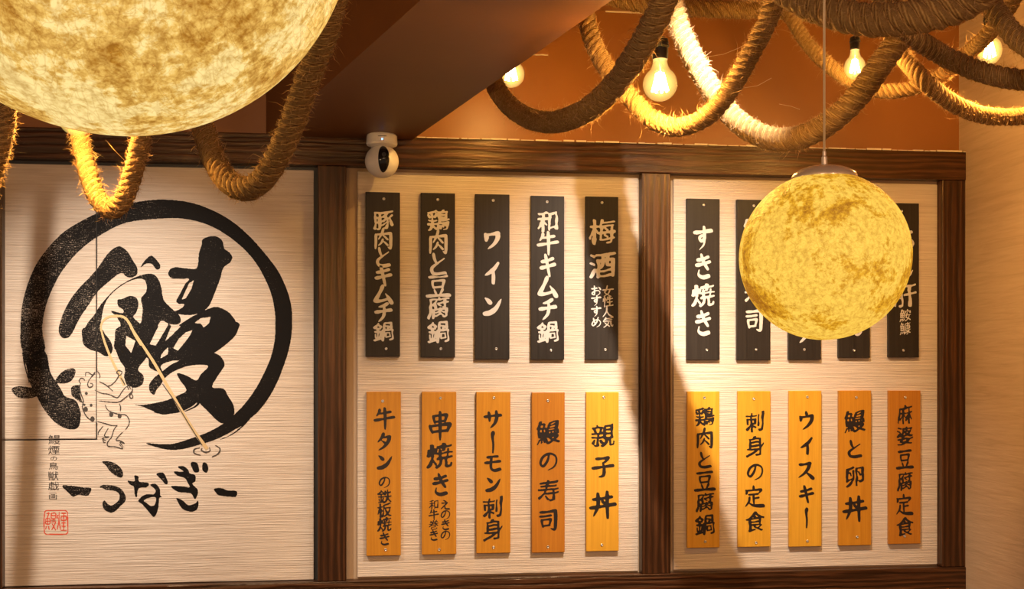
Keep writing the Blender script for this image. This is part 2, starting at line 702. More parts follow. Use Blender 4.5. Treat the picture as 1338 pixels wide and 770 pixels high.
HAND = {
    'ワ': [([(20, 28), (24, 40), (22, 58)], (12, 15, 4)), ([(20, 32), (45, 28), (78, 22)], (9, 7, 12)), ([(76, 22), (74, 45), (58, 70), (30, 92)], (15, 11, 2))],
    'イ': [([(78, 8), (60, 32), (36, 50), (14, 62)], (10, 13, 2)), ([(54, 38), (55, 65), (54, 94)], (9, 12, 11))],
    'ン': [([(18, 18), (28, 26), (38, 36)], (7, 12, 15)), ([(14, 86), (40, 80), (66, 60), (90, 20)], (15, 15, 2))],
    'キ': [([(18, 34), (48, 28), (80, 18)], (12, 8, 10)), ([(12, 62), (50, 54), (90, 44)], (13, 8, 11)), ([(38, 4), (48, 44), (60, 96)], (13, 12, 9))],
    'ム': [([(52, 6), (36, 40), (14, 80)], (13, 10, 13)), ([(12, 82), (45, 80), (84, 68)], (14, 9, 8)), ([(66, 46), (80, 64), (94, 88)], (6, 12, 16))],
    'チ': [([(74, 4), (50, 16), (24, 22)], (12, 10, 3)), ([(8, 48), (48, 42), (92, 36)], (13, 8, 12)), ([(54, 18), (56, 44), (48, 72), (22, 96)], (10, 12, 2))],
    'タ': [([(46, 2), (36, 24), (12, 52)], (14, 11, 2)), ([(40, 24), (58, 22), (82, 18)], (7, 8, 12)), ([(82, 18), (72, 48), (48, 78), (16, 98)], (15, 12, 2)), ([(34, 40), (50, 52), (64, 62)], (5, 10, 12))],
    'サ': [([(6, 34), (48, 28), (94, 24)], (13, 8, 12)), ([(28, 10), (32, 34), (32, 58)], (12, 12, 6)), ([(70, 4), (72, 36), (62, 68), (36, 96)], (13, 13, 2))],
    'ー': [([(50, 2), (46, 20), (50, 60), (48, 98)], (13, 8, 5))],
    'モ': [([(20, 14), (48, 10), (78, 8)], (12, 8, 10)), ([(8, 46), (48, 42), (92, 36)], (13, 8, 11)), ([(44, 12), (40, 45), (42, 78), (60, 90), (92, 82)], (11, 11, 13))],
    'ウ': [([(48, 0), (50, 10), (52, 20)], (10, 13, 9)), ([(14, 26), (18, 38), (16, 52)], (10, 13, 4)), ([(16, 30), (50, 26), (84, 20)], (9, 7, 12)), ([(84, 20), (78, 50), (58, 76), (28, 98)], (15, 12, 2))],
    'ス': [([(16, 18), (44, 16), (76, 10)], (12, 8, 12)), ([(74, 12), (62, 42), (40, 68), (8, 90)], (14, 11, 2)), ([(50, 58), (70, 74), (90, 92)], (6, 12, 16))],
    'の': [([(52, 16), (44, 48), (22, 76), (8, 60), (22, 28), (54, 12), (84, 24), (90, 52), (76, 80), (46, 96)], (9, 9, 3))],
    'と': [([(28, 4), (32, 24), (42, 44)], (11, 11, 6)), ([(82, 22), (50, 42), (20, 64), (24, 86), (50, 92), (86, 86)], (5, 12, 12))],
    'す': [([(8, 26), (48, 22), (92, 16)], (12, 8, 12)), ([(56, 2), (58, 30), (56, 52), (40, 60), (34, 46), (48, 38), (58, 52), (54, 76), (32, 98)], (11, 9, 2))],
    'き': [([(20, 22), (48, 18), (76, 8)], (12, 8, 9)), ([(14, 44), (48, 38), (84, 28)], (12, 8, 9)), ([(40, 0), (52, 30), (72, 58)], (11, 12, 10)), ([(28, 64), (26, 84), (48, 94), (78, 88)], (5, 12, 12))],
    'お': [([(8, 30), (30, 28), (56, 22)], (11, 8, 10)), ([(32, 4), (34, 40), (32, 82), (14, 80), (14, 66), (44, 48), (76, 48), (84, 70), (60, 92)], (10, 9, 4)), ([(72, 14), (82, 22), (90, 34)], (6, 11, 11))],
    'め': [([(22, 16), (30, 46), (44, 76)], (11, 10, 4)), ([(66, 6), (52, 50), (20, 84), (8, 66), (30, 36), (66, 28), (88, 50), (80, 78), (52, 96)], (9, 8, 3))],
    'え': [([(34, 4), (48, 10), (60, 16)], (6, 11, 10)), ([(20, 32), (48, 30), (74, 26)], (10, 8, 9)), ([(72, 28), (48, 54), (14, 86)], (11, 9, 6)), ([(38, 60), (50, 66), (56, 86), (92, 88)], (6, 10, 12))],
    'ん': [([(52, 4), (36, 44), (10, 92)], (12, 10, 6)), ([(18, 74), (38, 50), (50, 64), (56, 88), (74, 86), (94, 60)], (5, 11, 2))],
    'あ': [([(16, 22), (48, 20), (80, 12)], (11, 8, 10)), ([(42, 2), (42, 40), (50, 80)], (11, 10, 5)), ([(68, 34), (52, 66), (22, 90), (10, 72), (34, 48), (68, 44), (90, 62), (80, 84), (58, 98)], (8, 8, 3))],
    '牛': [([(28, 6), (24, 20), (12, 38)], (13, 10, 3)), ([(22, 26), (50, 22), (80, 16)], (8, 8, 11)), ([(4, 58), (50, 50), (96, 42)], (14, 8, 12)), ([(52, 0), (54, 50), (54, 100)], (14, 13, 7))],
    '子': [([(20, 12), (48, 10), (76, 6)], (12, 9, 12)), ([(74, 8), (64, 22), (50, 32)], (13, 9, 6)), ([(50, 30), (56, 56), (52, 86), (30, 94)], (9, 14, 2)), ([(4, 54), (50, 48), (96, 42)], (14, 9, 13))],
    '丼': [([(14, 30), (48, 26), (86, 20)], (11, 8, 10)), ([(4, 62), (50, 56), (98, 48)], (13, 9, 12)), ([(32, 8), (32, 54), (14, 96)], (13, 12, 2)), ([(68, 2), (68, 50), (70, 100)], (13, 12, 9)), ([(48, 34), (54, 42)], (9, 12, 10))],
    '司': [([(12, 14), (48, 12), (84, 6)], (12, 9, 13)), ([(84, 6), (84, 50), (80, 92), (60, 90)], (16, 14, 3)), ([(10, 34), (36, 32), (62, 28)], (10, 8, 9)), ([(18, 50), (20, 66), (24, 82)], (11, 9, 8)), ([(18, 50), (40, 48), (62, 46)], (8, 7, 10)), ([(62, 46), (58, 60), (54, 74)], (11, 9, 7)), ([(24, 78), (40, 76), (56, 74)], (8, 8, 8))],
    '肉': [([(14, 30), (14, 64), (12, 98)], (12, 11, 7)), ([(14, 30), (50, 26), (86, 22)], (9, 8, 12)), ([(86, 22), (86, 60), (84, 96), (72, 90)], (13, 12, 3)), ([(50, 0), (42, 26), (26, 54)], (11, 9, 3)), ([(46, 30), (58, 40), (70, 52)], (6, 9, 9)), ([(48, 52), (40, 70), (26, 84)], (9, 8, 3)), ([(48, 60), (60, 70), (70, 80)], (6, 9, 10))],
    '豆': [([(12, 10), (48, 6), (86, 2)], (12, 8, 11)), ([(26, 26), (26, 42), (30, 56)], (10, 9, 7)), ([(26, 26), (50, 24), (76, 22)], (8, 7, 10)), ([(76, 22), (72, 38), (68, 52)], (11, 9, 7)), ([(30, 54), (50, 52), (70, 50)], (8, 8, 8)), ([(34, 64), (38, 74), (42, 84)], (7, 9, 6)), ([(70, 60), (64, 72), (58, 84)], (10, 8, 5)), ([(2, 92), (50, 88), (98, 86)], (14, 9, 14))],
    '串': [([(22, 12), (24, 24), (28, 38)], (11, 10, 7)), ([(22, 12), (50, 8), (78, 6)], (9, 8, 11)), ([(78, 6), (74, 20), (70, 32)], (12, 10, 7)), ([(28, 34), (48, 32), (70, 30)], (8, 8, 8)), ([(8, 50), (12, 64), (18, 76)], (12, 11, 8)), ([(8, 52), (50, 46), (92, 42)], (9, 8, 13)), ([(92, 42), (86, 56), (80, 70)], (14, 11, 8)), ([(16, 74), (48, 70), (82, 68)], (9, 9, 9)), ([(50, -4), (50, 50), (50, 104)], (12, 13, 6))],
    '人': [([(46, 4), (40, 46), (8, 92)], (13, 11, 3)), ([(44, 34), (62, 66), (96, 90)], (6, 12, 15))],
    '女': [([(44, 2), (34, 40), (22, 62), (76, 94)], (11, 9, 10)), ([(68, 34), (52, 68), (12, 94)], (11, 9, 3)), ([(4, 40), (50, 34), (96, 30)], (12, 8, 11))],
    '定': [([(50, -2), (50, 8), (52, 16)], (9, 11, 8)), ([(12, 18), (16, 28), (12, 38)], (9, 11, 4)), ([(14, 20), (50, 18), (86, 14)], (8, 7, 10)), ([(88, 14), (84, 24), (76, 32)], (12, 8, 3)), ([(26, 40), (50, 38), (72, 36)], (9, 7, 8)), ([(50, 38), (50, 58), (52, 82)], (9, 10, 7)), ([(52, 58), (64, 56), (76, 54)], (7, 7, 8)), ([(30, 52), (26, 74), (8, 98)], (10, 9, 3)), ([(22, 76), (50, 92), (98, 94)], (6, 12, 16))],
}


def hand_glyph(ch, weight):
    """brush strokes written by hand on the glyph grid: a pressed head, a thinner run, a tapering or blunt end"""
    G = np.zeros((NG, NG))
    S = NG / 1.3
    yy, xx = np.mgrid[0:NG, 0:NG]
    for P, wd_ in HAND[ch]:
        P = np.array(P, dtype=float)
        if len(P) == 2:
            P = np.array([P[0], (P[0] + P[1]) / 2, P[1]])
        n = len(P)
        E = np.vstack([2 * P[0] - P[1], P, 2 * P[-1] - P[-2]])
        Q = []
        for i in range(n - 1):
            p0, p1, p2, p3 = E[i:i + 4]
            for k in range(14):
                t = k / 14
                Q.append(0.5 * ((2 * p1) + (-p0 + p2) * t + (2 * p0 - 5 * p1 + 4 * p2 - p3) * t * t + (-p0 + 3 * p1 - 3 * p2 + p3) * t ** 3))
        Q.append(P[-1])
        Q = np.array(Q) / 100.0
        Q = (Q + 0.15) * S
        sq = np.linspace(0, 1, len(Q))
        ww = np.interp(sq, [0, 0.14, 0.5, 0.88, 1], [wd_[0] * 0.8, wd_[0], wd_[1], (wd_[1] + wd_[2]) / 2 if wd_[2] < wd_[1] else wd_[2] * 1.05, wd_[2]]) / 100 * S * 0.5 * (0.93 if weight < 1 else 1.0) * (1.14 if ch in '牛子丼司肉豆串人女定' else 1.42)
        for (qx, qy), r in zip(Q, ww):
            # the brush lies slanted: an ellipse leaning to the upper left
            u = (xx - qx) * 0.80 + (yy - qy) * 0.60
            v = -(xx - qx) * 0.60 + (yy - qy) * 0.80
            G = np.maximum(G, np.clip(0.5 + (r - np.sqrt((u / 1.12) ** 2 + (v / 0.90) ** 2)) * 0.9, 0, 1))
    G = blur(G, 0.9)
    return G + (lownoise(G.shape, 2.4) - 0.5) * 0.16 + (lownoise(G.shape, 7) - 0.5) * 0.12


_gl = {}


def brush_glyph(ch, weight=1.0, plainface=False):
    k = (ch, round(weight, 2), plainface)
    if k in _gl:
        return _gl[k]
    G = glyph_raster(ch)
    if ch in HAND and not plainface:
        F_ = hand_glyph(ch, weight)
    elif plainface:
        F_ = blur(G, 0.8)
    else:
        fill = G.sum() / NG ** 2
        dens = min(1.0, max(0.0, (fill - 0.07) / 0.17))
        ra = (5.2 * (1 - dens) + 2.5 * dens) * weight
        rb = (2.0 * (1 - dens) + 0.7 * dens) * weight
        ra, rb = ra * 0.95, rb * 0.9
        thin = nib(G, ra * 0.35, rb * 0.5, 0.45)
        fat = nib(G, ra, rb, 0.45)
        mixn = lownoise(G.shape, 13)
        mixn = np.clip((mixn - 0.5) * 1.8 + 0.6, 0, 1)
        F_ = blur(thin, 1.2) * (1 - mixn) + blur(fat, 1.2) * mixn
        # the brush hand: right side lifted, small wobbles
        X, Y = np.meshgrid(np.arange(NG, dtype=float), np.arange(NG, dtype=float))
        wob = 0.022 * NG
        n1, n2 = lownoise(G.shape, 15) - 0.5, lownoise(G.shape, 15) - 0.5
        Xs = X + 0.06 * (Y - NG / 2) * 0 + n1 * 2 * wob
        Ys = Y + 0.13 * (X - NG / 2) + 0.0016 * (X - NG / 2) ** 2 + n2 * 2 * wob
        F_ = sample(F_, Xs, Ys)
        F_ = F_ + (lownoise(G.shape, 2.2) - 0.5) * 0.16
    v, f = contour(F_, 0.5)
    v = (v - (NG - 1) / 2.0) / (NG / 1.3)        # in em, centred
    _gl[k] = (v, f)
    return _gl[k]


def put_glyph(mb, ch, cx, cz, y, em_w, em_h, weight=1.0, plainface=False):
    v, f = brush_glyph(ch, weight, plainface)
    if not len(v):
        return
    cc = (v.max(0) + v.min(0)) / 2
    v = v - cc
    mb.add([(cx + a * em_w, y, cz - b * em_h) for a, b in v], [tuple(reversed(q)) for q in f])


# ------------------------------------------------------------------ the room
FR = -0.05                     # front plane of the timber frame
BP = -0.012                    # front plane of the boards
XC = W(1253, 400)[0]           # corner with the right wall
ZT0 = W(835, 225.5, FR)[2]     # underside of the top rail
ZT1 = W(900, 189, FR)[2]       # top of the top rail
ZB1 = W(835, 751, FR)[2]       # top of the bottom rail
ZCEIL = W(905, 19)[2]
ZSOF = W(499, 176.5, -0.115)[2]
XL = -2.6

tag(MB().box(XL, XC + 0.1, 0.0, 0.1, 0, ZCEIL + 0.05).build('wall_back', M['brown']), kind='structure')
tag(MB().box(XC, XC + 0.1, -5.2, 0.0, 0, ZCEIL + 0.05).build('wall_right', M['beige']), kind='structure')
tag(MB().box(XL, XC + 0.1, -5.2, 0.1, -0.1, 0).build('floor', M['floor']), kind='structure')
tag(MB().box(XL, XC + 0.1, -5.2, 0.1, ZCEIL, ZCEIL + 0.1).build('ceiling', M['brown']), kind='structure')

# boxed-in duct running diagonally under the ceiling
pA0, pA1 = onz(550, 0, ZSOF), onz(356, 174, ZSOF)
pB0, pB1 = onz(800, 0, ZSOF), onz(545, 178, ZSOF)


def ext(p, q, y):
    t = (y - p[1]) / (q[1] - p[1])
    return p + (q - p) * t


a0, a1 = ext(pA0, pA1, -4.6), ext(pA0, pA1, -0.0005)
b0, b1 = ext(pB0, pB1, -4.6), ext(pB0, pB1, -0.0005)
sv = []
for z in (ZSOF, ZCEIL):
    for p in (a0, b0, b1, a1):
        sv.append((p[0], p[1], z))
sof = MB().add(sv, [(0, 3, 2, 1), (4, 5, 6, 7), (0, 1, 5, 4), (1, 2, 6, 5), (2, 3, 7, 6), (3, 0, 4, 7)]).build('ceiling_soffit', M['soffit'])
tag(sof, kind='structure')

# timber frame


def rail(n, x0, x1, z0, z1, mat, y0=FR):
    o = MB().box(x0, x1, y0, 0.0, z0, z1).build('trim_%d' % n, mat, bevel=0.003)
    return tag(o, kind='structure')


def XF(px):
    return W(px, 400, FR)[0]


rail(1, XL, XF(1263), ZT0, ZT1, M['wood_h'])
rail(2, XL, XF(1263), ZB1 - 0.14, ZB1, M['wood_h'])
rail(3, XF(-32), XF(2), ZB1, ZT0, M['wood_v'], FR + 0.004)
rail(4, XF(415), XF(452.5), ZB1, ZT0, M['wood_v'], FR + 0.004)
rail(5, XF(839), XF(877), ZB1, ZT0, M['wood_v'], FR + 0.004)
rail(6, XF(1232), XF(1263), ZB1, ZT0, M['wood_v'], FR + 0.004)

# ragged white caulk along the top of the rail
cm = MB()
x = XF(545)
while x < XF(1262):
    dx = random.uniform(0.015, 0.06)
    h = random.choice([0.0015, 0.002, 0.0035, 0.005])
    cm.box(x, x + dx, -0.0506, -0.045, ZT1 - 0.001, ZT1 + h)
    x += dx * random.uniform(1.0, 1.25)
tag(cm.build('trim_7', M['caulk']), kind='structure')
# pale plaster line where wall meets ceiling
cm = MB()
for pa, pb in ((791, 845), (893, 920), (1015, 1058), (1120, 1160)):
    cm.box(W(pa, 0)[0], W(pb, 0)[0], -0.003, 0.0, ZCEIL - 0.005, ZCEIL)
tag(cm.build('trim_8', M['caulk']), kind='structure')
# drips and scratches of paint on the brown wall
cm = MB()
for pts in ([(693, 70), (700, 72), (708, 71.5), (716, 72)],):
    P = [W(a, b, -0.002) for a, b in pts]
    cm.tube(P, 0.0026, 6)
for pts in ([(905, 70), (925, 74), (945, 71), (965, 63), (985, 52)], [(1018, 136), (1034, 139), (1045, 143)], [(972, 115), (990, 112), (1008, 102)]):
    P = [W(a, b, -0.0004) for a, b in pts]
    cm.tube(P, 0.0006, 5)
tag(cm.build('trim_9', M['caulk']), kind='structure')


# boards
def board(name, x0, x1, z0, z1, label, cat='panel'):
    r = empty(name, ((x0 + x1) / 2, 0, z0))
    tag(r, label, cat, kind='structure')
    MB().box(x0, x1, BP, -0.0005, z0, z1).build('board', M['panel'], r, bevel=0.0025)
    return r


def XB(px):
    return W(px, 400, BP)[0]


ztop, zbot = ZT0 - 0.0, ZB1
gap = 0.0022
XH, ZH = XB(126), W(126, 574.5, BP)[2]
hatch = board('access_hatch', XB(2) + 0.003, XH - gap, ZH + gap, ztop - 0.012, 'whitewashed access hatch in the left panel carrying half the ink circle', 'hatch')
# the left panel is an L around the hatch
lp = empty('wall_panel', ((XB(2) + XB(411)) / 2, 0, zbot))
tag(lp, 'whitewashed left wall panel painted with the large ink circle emblem', 'panel', kind='structure')
xa, xb, xc_ = XB(2) + 0.003, XH + gap, XB(410)
za, zb_, zc_ = zbot + 0.002, ZH - gap, ztop - 0.012
Lp = [(xa, za), (xc_, za), (xc_, zc_), (xb, zc_), (xb, zb_), (xa, zb_)]
MB().add([(x_, BP, z_) for x_, z_ in Lp] + [(x_, -0.0015, z_) for x_, z_ in Lp],
         [(0, 1, 2, 3, 4, 5), (11, 10, 9, 8, 7, 6)] + [(i, i + 6, (i + 1) % 6 + 6, (i + 1) % 6) for i in range(6)]).build('board', M['panel'], lp, bevel=0.002)
mp_ = board('wall_panel', XB(467), XB(834), zbot + 0.006, ztop - 0.012, 'whitewashed middle wall panel behind the left ten menu plaques')
rp_ = board('wall_panel', XB(880), XB(1225), zbot + 0.006, ztop - 0.012, 'whitewashed right wall panel behind the right ten menu plaques')
# tan backing strips beside the boards
tag(MB().box(XF(440), XF(850), -0.004, 0.0, ZB1, ZT0).build('trim_10', M['back']), kind='structure')
tag(MB().box(XF(870), XF(1240), -0.004, 0.0, ZB1, ZT0).build('trim_11', M['back']), kind='structure')
tag(MB().box(XF(-20), XF(430), -0.001, 0.0, ZB1, ZT0).build('trim_12', M['dscrew']), kind='structure')
PLV = mp_  # noqa

# ------------------------------------------------------------------ emblem painted on the left panel
EM_S = 2.0                       # cells per pixel
EW, EH = int(400 * EM_S), int(470 * EM_S)
EX0, EY0 = 0.0, 250.0


def smooth_closed(P, n=5):
    P = np.array(P, dtype=float)
    out = []
    N = len(P)
    for i in range(N):
        p0, p1, p2, p3 = P[i - 1], P[i], P[(i + 1) % N], P[(i + 2) % N]
        for k in range(n):
            t = k / n
            out.append(0.5 * ((2 * p1) + (-p0 + p2) * t + (2 * p0 - 5 * p1 + 4 * p2 - p3) * t * t + (-p0 + 3 * p1 - 3 * p2 + p3) * t ** 3))
    return np.array(out)


def fill_poly(G, P, val=1.0, smooth=True):
    P = smooth_closed(P, 4) if smooth else np.array(P, dtype=float)
    X = (P[:, 0] - EX0) * EM_S
    Y = (P[:, 1] - EY0) * EM_S
    x0, x1 = max(0, int(X.min())), min(G.shape[1] - 1, int(X.max()) + 1)
    y0, y1 = max(0, int(Y.min())), min(G.shape[0] - 1, int(Y.max()) + 1)
    gx, gy = np.meshgrid(np.arange(x0, x1 + 1), np.arange(y0, y1 + 1))
    ins = np.zeros(gx.shape, bool)
    n = len(X)
    for i in range(n):
        xa, ya, xb, yb = X[i], Y[i], X[(i + 1) % n], Y[(i + 1) % n]
        if ya == yb:
            continue
        c = ((ya > gy) != (yb > gy)) & (gx < (xb - xa) * (gy - ya) / (yb - ya) + xa)
        ins ^= c
    G[y0:y1 + 1, x0:x1 + 1][ins] = val


def stroke(G, P, w, val=1.0):
    """open brush line; w = widths in pixels (start, middle, end)"""
    P = np.array(P, dtype=float)
    n = len(P)
    Q = []
    if n > 2:
        E = np.vstack([2 * P[0] - P[1], P, 2 * P[-1] - P[-2]])
        for i in range(n - 1):
            p0, p1, p2, p3 = E[i:i + 4]
            for k in range(6):
                t = k / 6
                Q.append(0.5 * ((2 * p1) + (-p0 + p2) * t + (2 * p0 - 5 * p1 + 4 * p2 - p3) * t * t + (-p0 + 3 * p1 - 3 * p2 + p3) * t ** 3))
        Q.append(P[-1])
    else:
        Q = [P[0] + (P[1] - P[0]) * k / 6 for k in range(7)]
    Q = np.array(Q)
    m = len(Q)
    T = np.gradient(Q, axis=0)
    T /= np.maximum(np.linalg.norm(T, axis=1, keepdims=True), 1e-6)
    N = np.c_[-T[:, 1], T[:, 0]]
    s = np.linspace(0, 1, m)
    ww = np.interp(s, [0, 0.5, 1], w)[:, None] / 2
    poly = np.vstack([Q + N * ww, (Q - N * ww)[::-1]])
    for i in range(m - 1):            # quads, so that sharp bends never cancel out
        fill_poly(G, [poly[i], poly[i + 1], poly[2 * m - 2 - i], poly[2 * m - 1 - i]], val, False)


def tr(P, ox, oy, s):
    return [(ox + a / s, oy + b / s) for a, b in P]


A_ = lambda P: tr(P, 60, 290, 4.811)
B_ = lambda P: tr(P, 60, 430, 4.53)
C_ = lambda P: tr(P, 0, 460, 5.5)
D_ = lambda P: tr(P, 40, 560, 4.614)
G_ = lambda P: tr(P, 90, 470, 5.92)

EMB = {}
circ = np.zeros((EH, EW))
outer = [(30, 460), (27, 420), (32, 385), (45, 350), (62, 325), (85, 302), (122, 281), (160, 268), (205, 261), (250, 265), (290, 281), (320, 303), (345, 330), (365, 357), (378, 388), (382, 417), (379, 450), (369, 483), (357, 510), (340, 535), (318, 554), (290, 571), (262, 581), (232, 588), (210, 586), (190, 579)]
inner = [(220, 581), (250, 573), (280, 561), (305, 543), (326, 520), (343, 492), (356, 460), (360, 425), (356, 390), (343, 358), (325, 332), (300, 310), (272, 294), (240, 286), (205, 286), (165, 291), (135, 305), (110, 322), (88, 345), (72, 370), (60, 400), (55, 430), (58, 460)]
fill_poly(circ, outer + inner)
fill_poly(circ, C_([(165, -8), (190, 100), (215, 220), (265, 320), (320, 420), (400, 510), (490, 555), (560, 545), (580, 470), (575, 420), (545, 350), (470, 320), (440, 270), (400, 210), (360, 140), (320, -8)]))
fill_poly(circ, C_([(398, 212), (430, 160), (480, 125), (535, 120), (540, 160), (510, 210), (450, 228)]))
fill_poly(circ, C_([(83, 272), (120, 248), (200, 252), (268, 272), (265, 318), (190, 335), (125, 325)]))
fill_poly(circ, C_([(515, 252), (575, 238), (575, 280), (582, 330), (608, 348), (600, 370), (560, 350), (535, 330), (515, 310)]))
for q in ([(1020, 660), (1100, 625), (1170, 570), (1215, 520)], [(1050, 622), (1130, 580), (1200, 520)], [(1130, 590), (1190, 548), (1225, 505)]):
    stroke(circ, B_(q), (0.5, 1.8, 1.0))
stroke(circ, [(29, 440), (31, 470), (38, 500)], (1, 2, 1))
EMB['ink_circle'] = (circ, 'ink')

kan = np.zeros((EH, EW))
S1 = [(80, 670), (90, 630), (115, 560), (160, 480), (215, 410), (310, 310), (385, 205), (430, 165), (470, 155), (515, 190), (545, 240), (574, 290), (572, 330), (540, 350), (505, 345), (470, 322), (400, 372), (325, 440), (270, 520), (210, 610), (155, 715), (110, 732), (85, 705)]
fill_poly(kan, A_(S1))
fill_poly(kan, A_([(595, 287), (620, 245), (660, 213), (690, 235), (718, 270), (712, 297), (690, 295), (665, 265), (630, 262)]))
fill_poly(kan, A_([(640, 328), (580, 342), (520, 368), (450, 412), (390, 468), (340, 528), (300, 590), (260, 640), (235, 700), (232, 760), (270, 800), (340, 810), (325, 720), (345, 640), (358, 560), (378, 500), (430, 436), (510, 380), (590, 356), (640, 372)]))
fill_poly(kan, B_([(222, -5), (215, 50), (240, 100), (300, 130), (355, 162), (388, 142), (394, 105), (377, 65), (350, 30), (320, -5)]))
fill_poly(kan, A_([(605, 335), (660, 325), (700, 350), (725, 410), (740, 490), (790, 545), (840, 590), (846, 630), (820, 645), (770, 640), (725, 622), (690, 680), (650, 750), (640, 790), (590, 800), (575, 700), (545, 640), (592, 640), (605, 590), (606, 530), (598, 480), (630, 440), (632, 395), (615, 350)]))
fill_poly(kan, A_([(450, 492), (480, 485), (530, 465), (570, 480), (582, 520), (568, 570), (550, 600), (592, 640), (640, 700), (640, 800), (600, 800), (570, 745), (510, 712), (485, 770), (430, 800), (440, 700), (470, 650), (445, 600), (410, 560), (480, 575), (485, 552), (455, 530)]))
fill_poly(kan, B_([(430, -12), (410, 60), (412, 120), (440, 190), (468, 235), (460, 300), (480, 335), (530, 348), (572, 325), (578, 278), (545, 240), (575, 195), (605, 165), (610, 220), (640, 245), (690, 258), (682, 215), (760, 185), (870, 172), (960, 140), (1020, 100), (1070, 70), (1110, 40), (1138, 0), (1135, -40), (1000, -60), (850, -30), (700, -15), (600, -20)]))
fill_poly(kan, A_([(1040, 540), (1090, 538), (1150, 570), (1190, 620), (1207, 670), (1190, 715), (1150, 755), (1080, 810), (1000, 850), (900, 870), (760, 870), (640, 860), (640, 800), (715, 760), (780, 700), (850, 640), (940, 585)]))
stroke(kan, A_([(780, 648), (745, 705), (700, 780)]), (7, 8, 9))
for h in (A_([(933, 636), (975, 605), (1036, 597), (1026, 635), (992, 667), (975, 640)]), A_([(800, 795), (835, 735), (880, 695), (922, 680), (905, 715), (865, 768), (830, 810)]),
          B_([(475, 40), (530, 70), (505, 142), (470, 98)]), B_([(724, 105), (722, 150), (676, 176), (684, 148)]), A_([(724, 628), (770, 645), (715, 740), (690, 778), (652, 770), (690, 690)]), A_([(790, 650), (850, 655), (795, 710), (748, 752)])):
    fill_poly(kan, h, 0.0, False)
fill_poly(kan, A_([(985, 110), (1030, 92), (1075, 93), (1110, 120), (1120, 165), (1150, 190), (1172, 220), (1158, 255), (1115, 290), (1095, 360), (1060, 450), (1030, 520), (990, 560), (930, 583), (860, 584), (808, 568), (850, 545), (870, 518), (835, 515), (820, 495), (850, 440), (875, 390), (900, 358), (840, 358), (790, 355), (768, 325), (785, 295), (820, 285), (880, 292), (948, 290), (962, 200), (980, 140)]))
fill_poly(kan, A_([(930, 367), (915, 420), (880, 480), (852, 490), (875, 440), (900, 385)]), 0.0, False)
fill_poly(kan, B_([(690, 250), (740, 212), (800, 185), (870, 165), (940, 150), (985, 140), (1030, 160), (1058, 205), (1040, 245), (1010, 290), (985, 345), (1050, 353), (1080, 400), (1110, 450), (1115, 500), (1100, 530), (1045, 560), (1000, 530), (950, 480), (900, 435), (870, 455), (820, 482), (760, 500), (680, 500), (620, 480), (570, 460), (500, 443), (560, 450), (640, 440), (720, 420), (790, 390), (832, 362), (795, 305), (775, 262), (830, 275), (890, 305), (920, 265), (962, 220), (900, 212), (830, 222), (760, 250), (710, 285), (680, 330), (655, 360), (640, 390), (615, 370), (612, 330), (640, 290)]))
stroke(kan, B_([(820, 490), (880, 462), (905, 440)]), (1, 2, 3))
stroke(kan, B_([(640, 492), (700, 500), (760, 490)]), (1, 3, 3))
EMB['eel_character'] = (kan, 'ink')

kana = np.zeros((EH, EW))
for q in ([(190, 347), (240, 345), (310, 355), (365, 362), (345, 405), (290, 400), (255, 412), (225, 385)],
          [(430, 200), (480, 200), (530, 225), (555, 260), (552, 295), (520, 290), (480, 260), (455, 225)],
          [(415, 355), (440, 340), (500, 345), (545, 365), (572, 405), (570, 440), (540, 470), (510, 500), (480, 508), (445, 490), (432, 455), (445, 435), (470, 460), (495, 462), (530, 435), (535, 400), (510, 378), (460, 372), (440, 362)],
          [(585, 315), (627, 320), (625, 285), (650, 290), (655, 320), (712, 330), (700, 355), (652, 362), (640, 415), (628, 400), (622, 352), (600, 340)],
          [(757, 275), (795, 267), (815, 290), (828, 330), (810, 335), (785, 305)],
          [(720, 340), (755, 335), (780, 370), (780, 400), (792, 415), (775, 422), (770, 480), (745, 535), (710, 500), (675, 460), (650, 440), (665, 415), (700, 398), (745, 396), (752, 370)],
          [(885, 232), (920, 228), (950, 250), (960, 272), (990, 280), (995, 315), (975, 335), (1010, 375), (992, 428), (965, 392), (900, 385), (865, 370), (848, 348), (910, 350), (958, 355), (945, 325), (930, 300), (885, 285), (863, 260), (905, 262), (922, 258)],
          [(878, 423), (910, 430), (950, 462), (992, 452), (1010, 435), (1010, 475), (990, 498), (950, 500), (910, 480)],
          [(965, 207), (1005, 210), (1015, 260), (985, 262)], [(1040, 207), (1060, 210), (1072, 240), (1060, 268), (1035, 250)],
          [(1105, 365), (1150, 360), (1190, 375), (1240, 378), (1240, 410), (1210, 413), (1140, 405), (1120, 390)]):
    fill_poly(kana, D_(q))
fill_poly(kana, D_([(682, 435), (715, 418), (755, 418), (748, 460), (725, 468), (700, 450)]), 0.0)
EMB['kana_lettering'] = (kana, 'ink')

rod = np.zeros((EH, EW))
stroke(rod, A_([(345, 690), (350, 640), (380, 605), (430, 592), (490, 600), (525, 640), (560, 710), (600, 775)]), (2.2, 3.2, 3.6))
stroke(rod, B_([(505, -6), (560, 78), (640, 200), (720, 340), (800, 480), (880, 610), (955, 712)]), (3.2, 4.0, 5.0))
stroke(rod, B_([(325, -10), (340, 55), (375, 150), (425, 255)]), (2.2, 3, 3.4))
stroke(rod, B_([(425, 255), (445, 290), (465, 335)]), (3.5, 4, 4))
EMB['fishing_rod'] = (rod, 'gold')

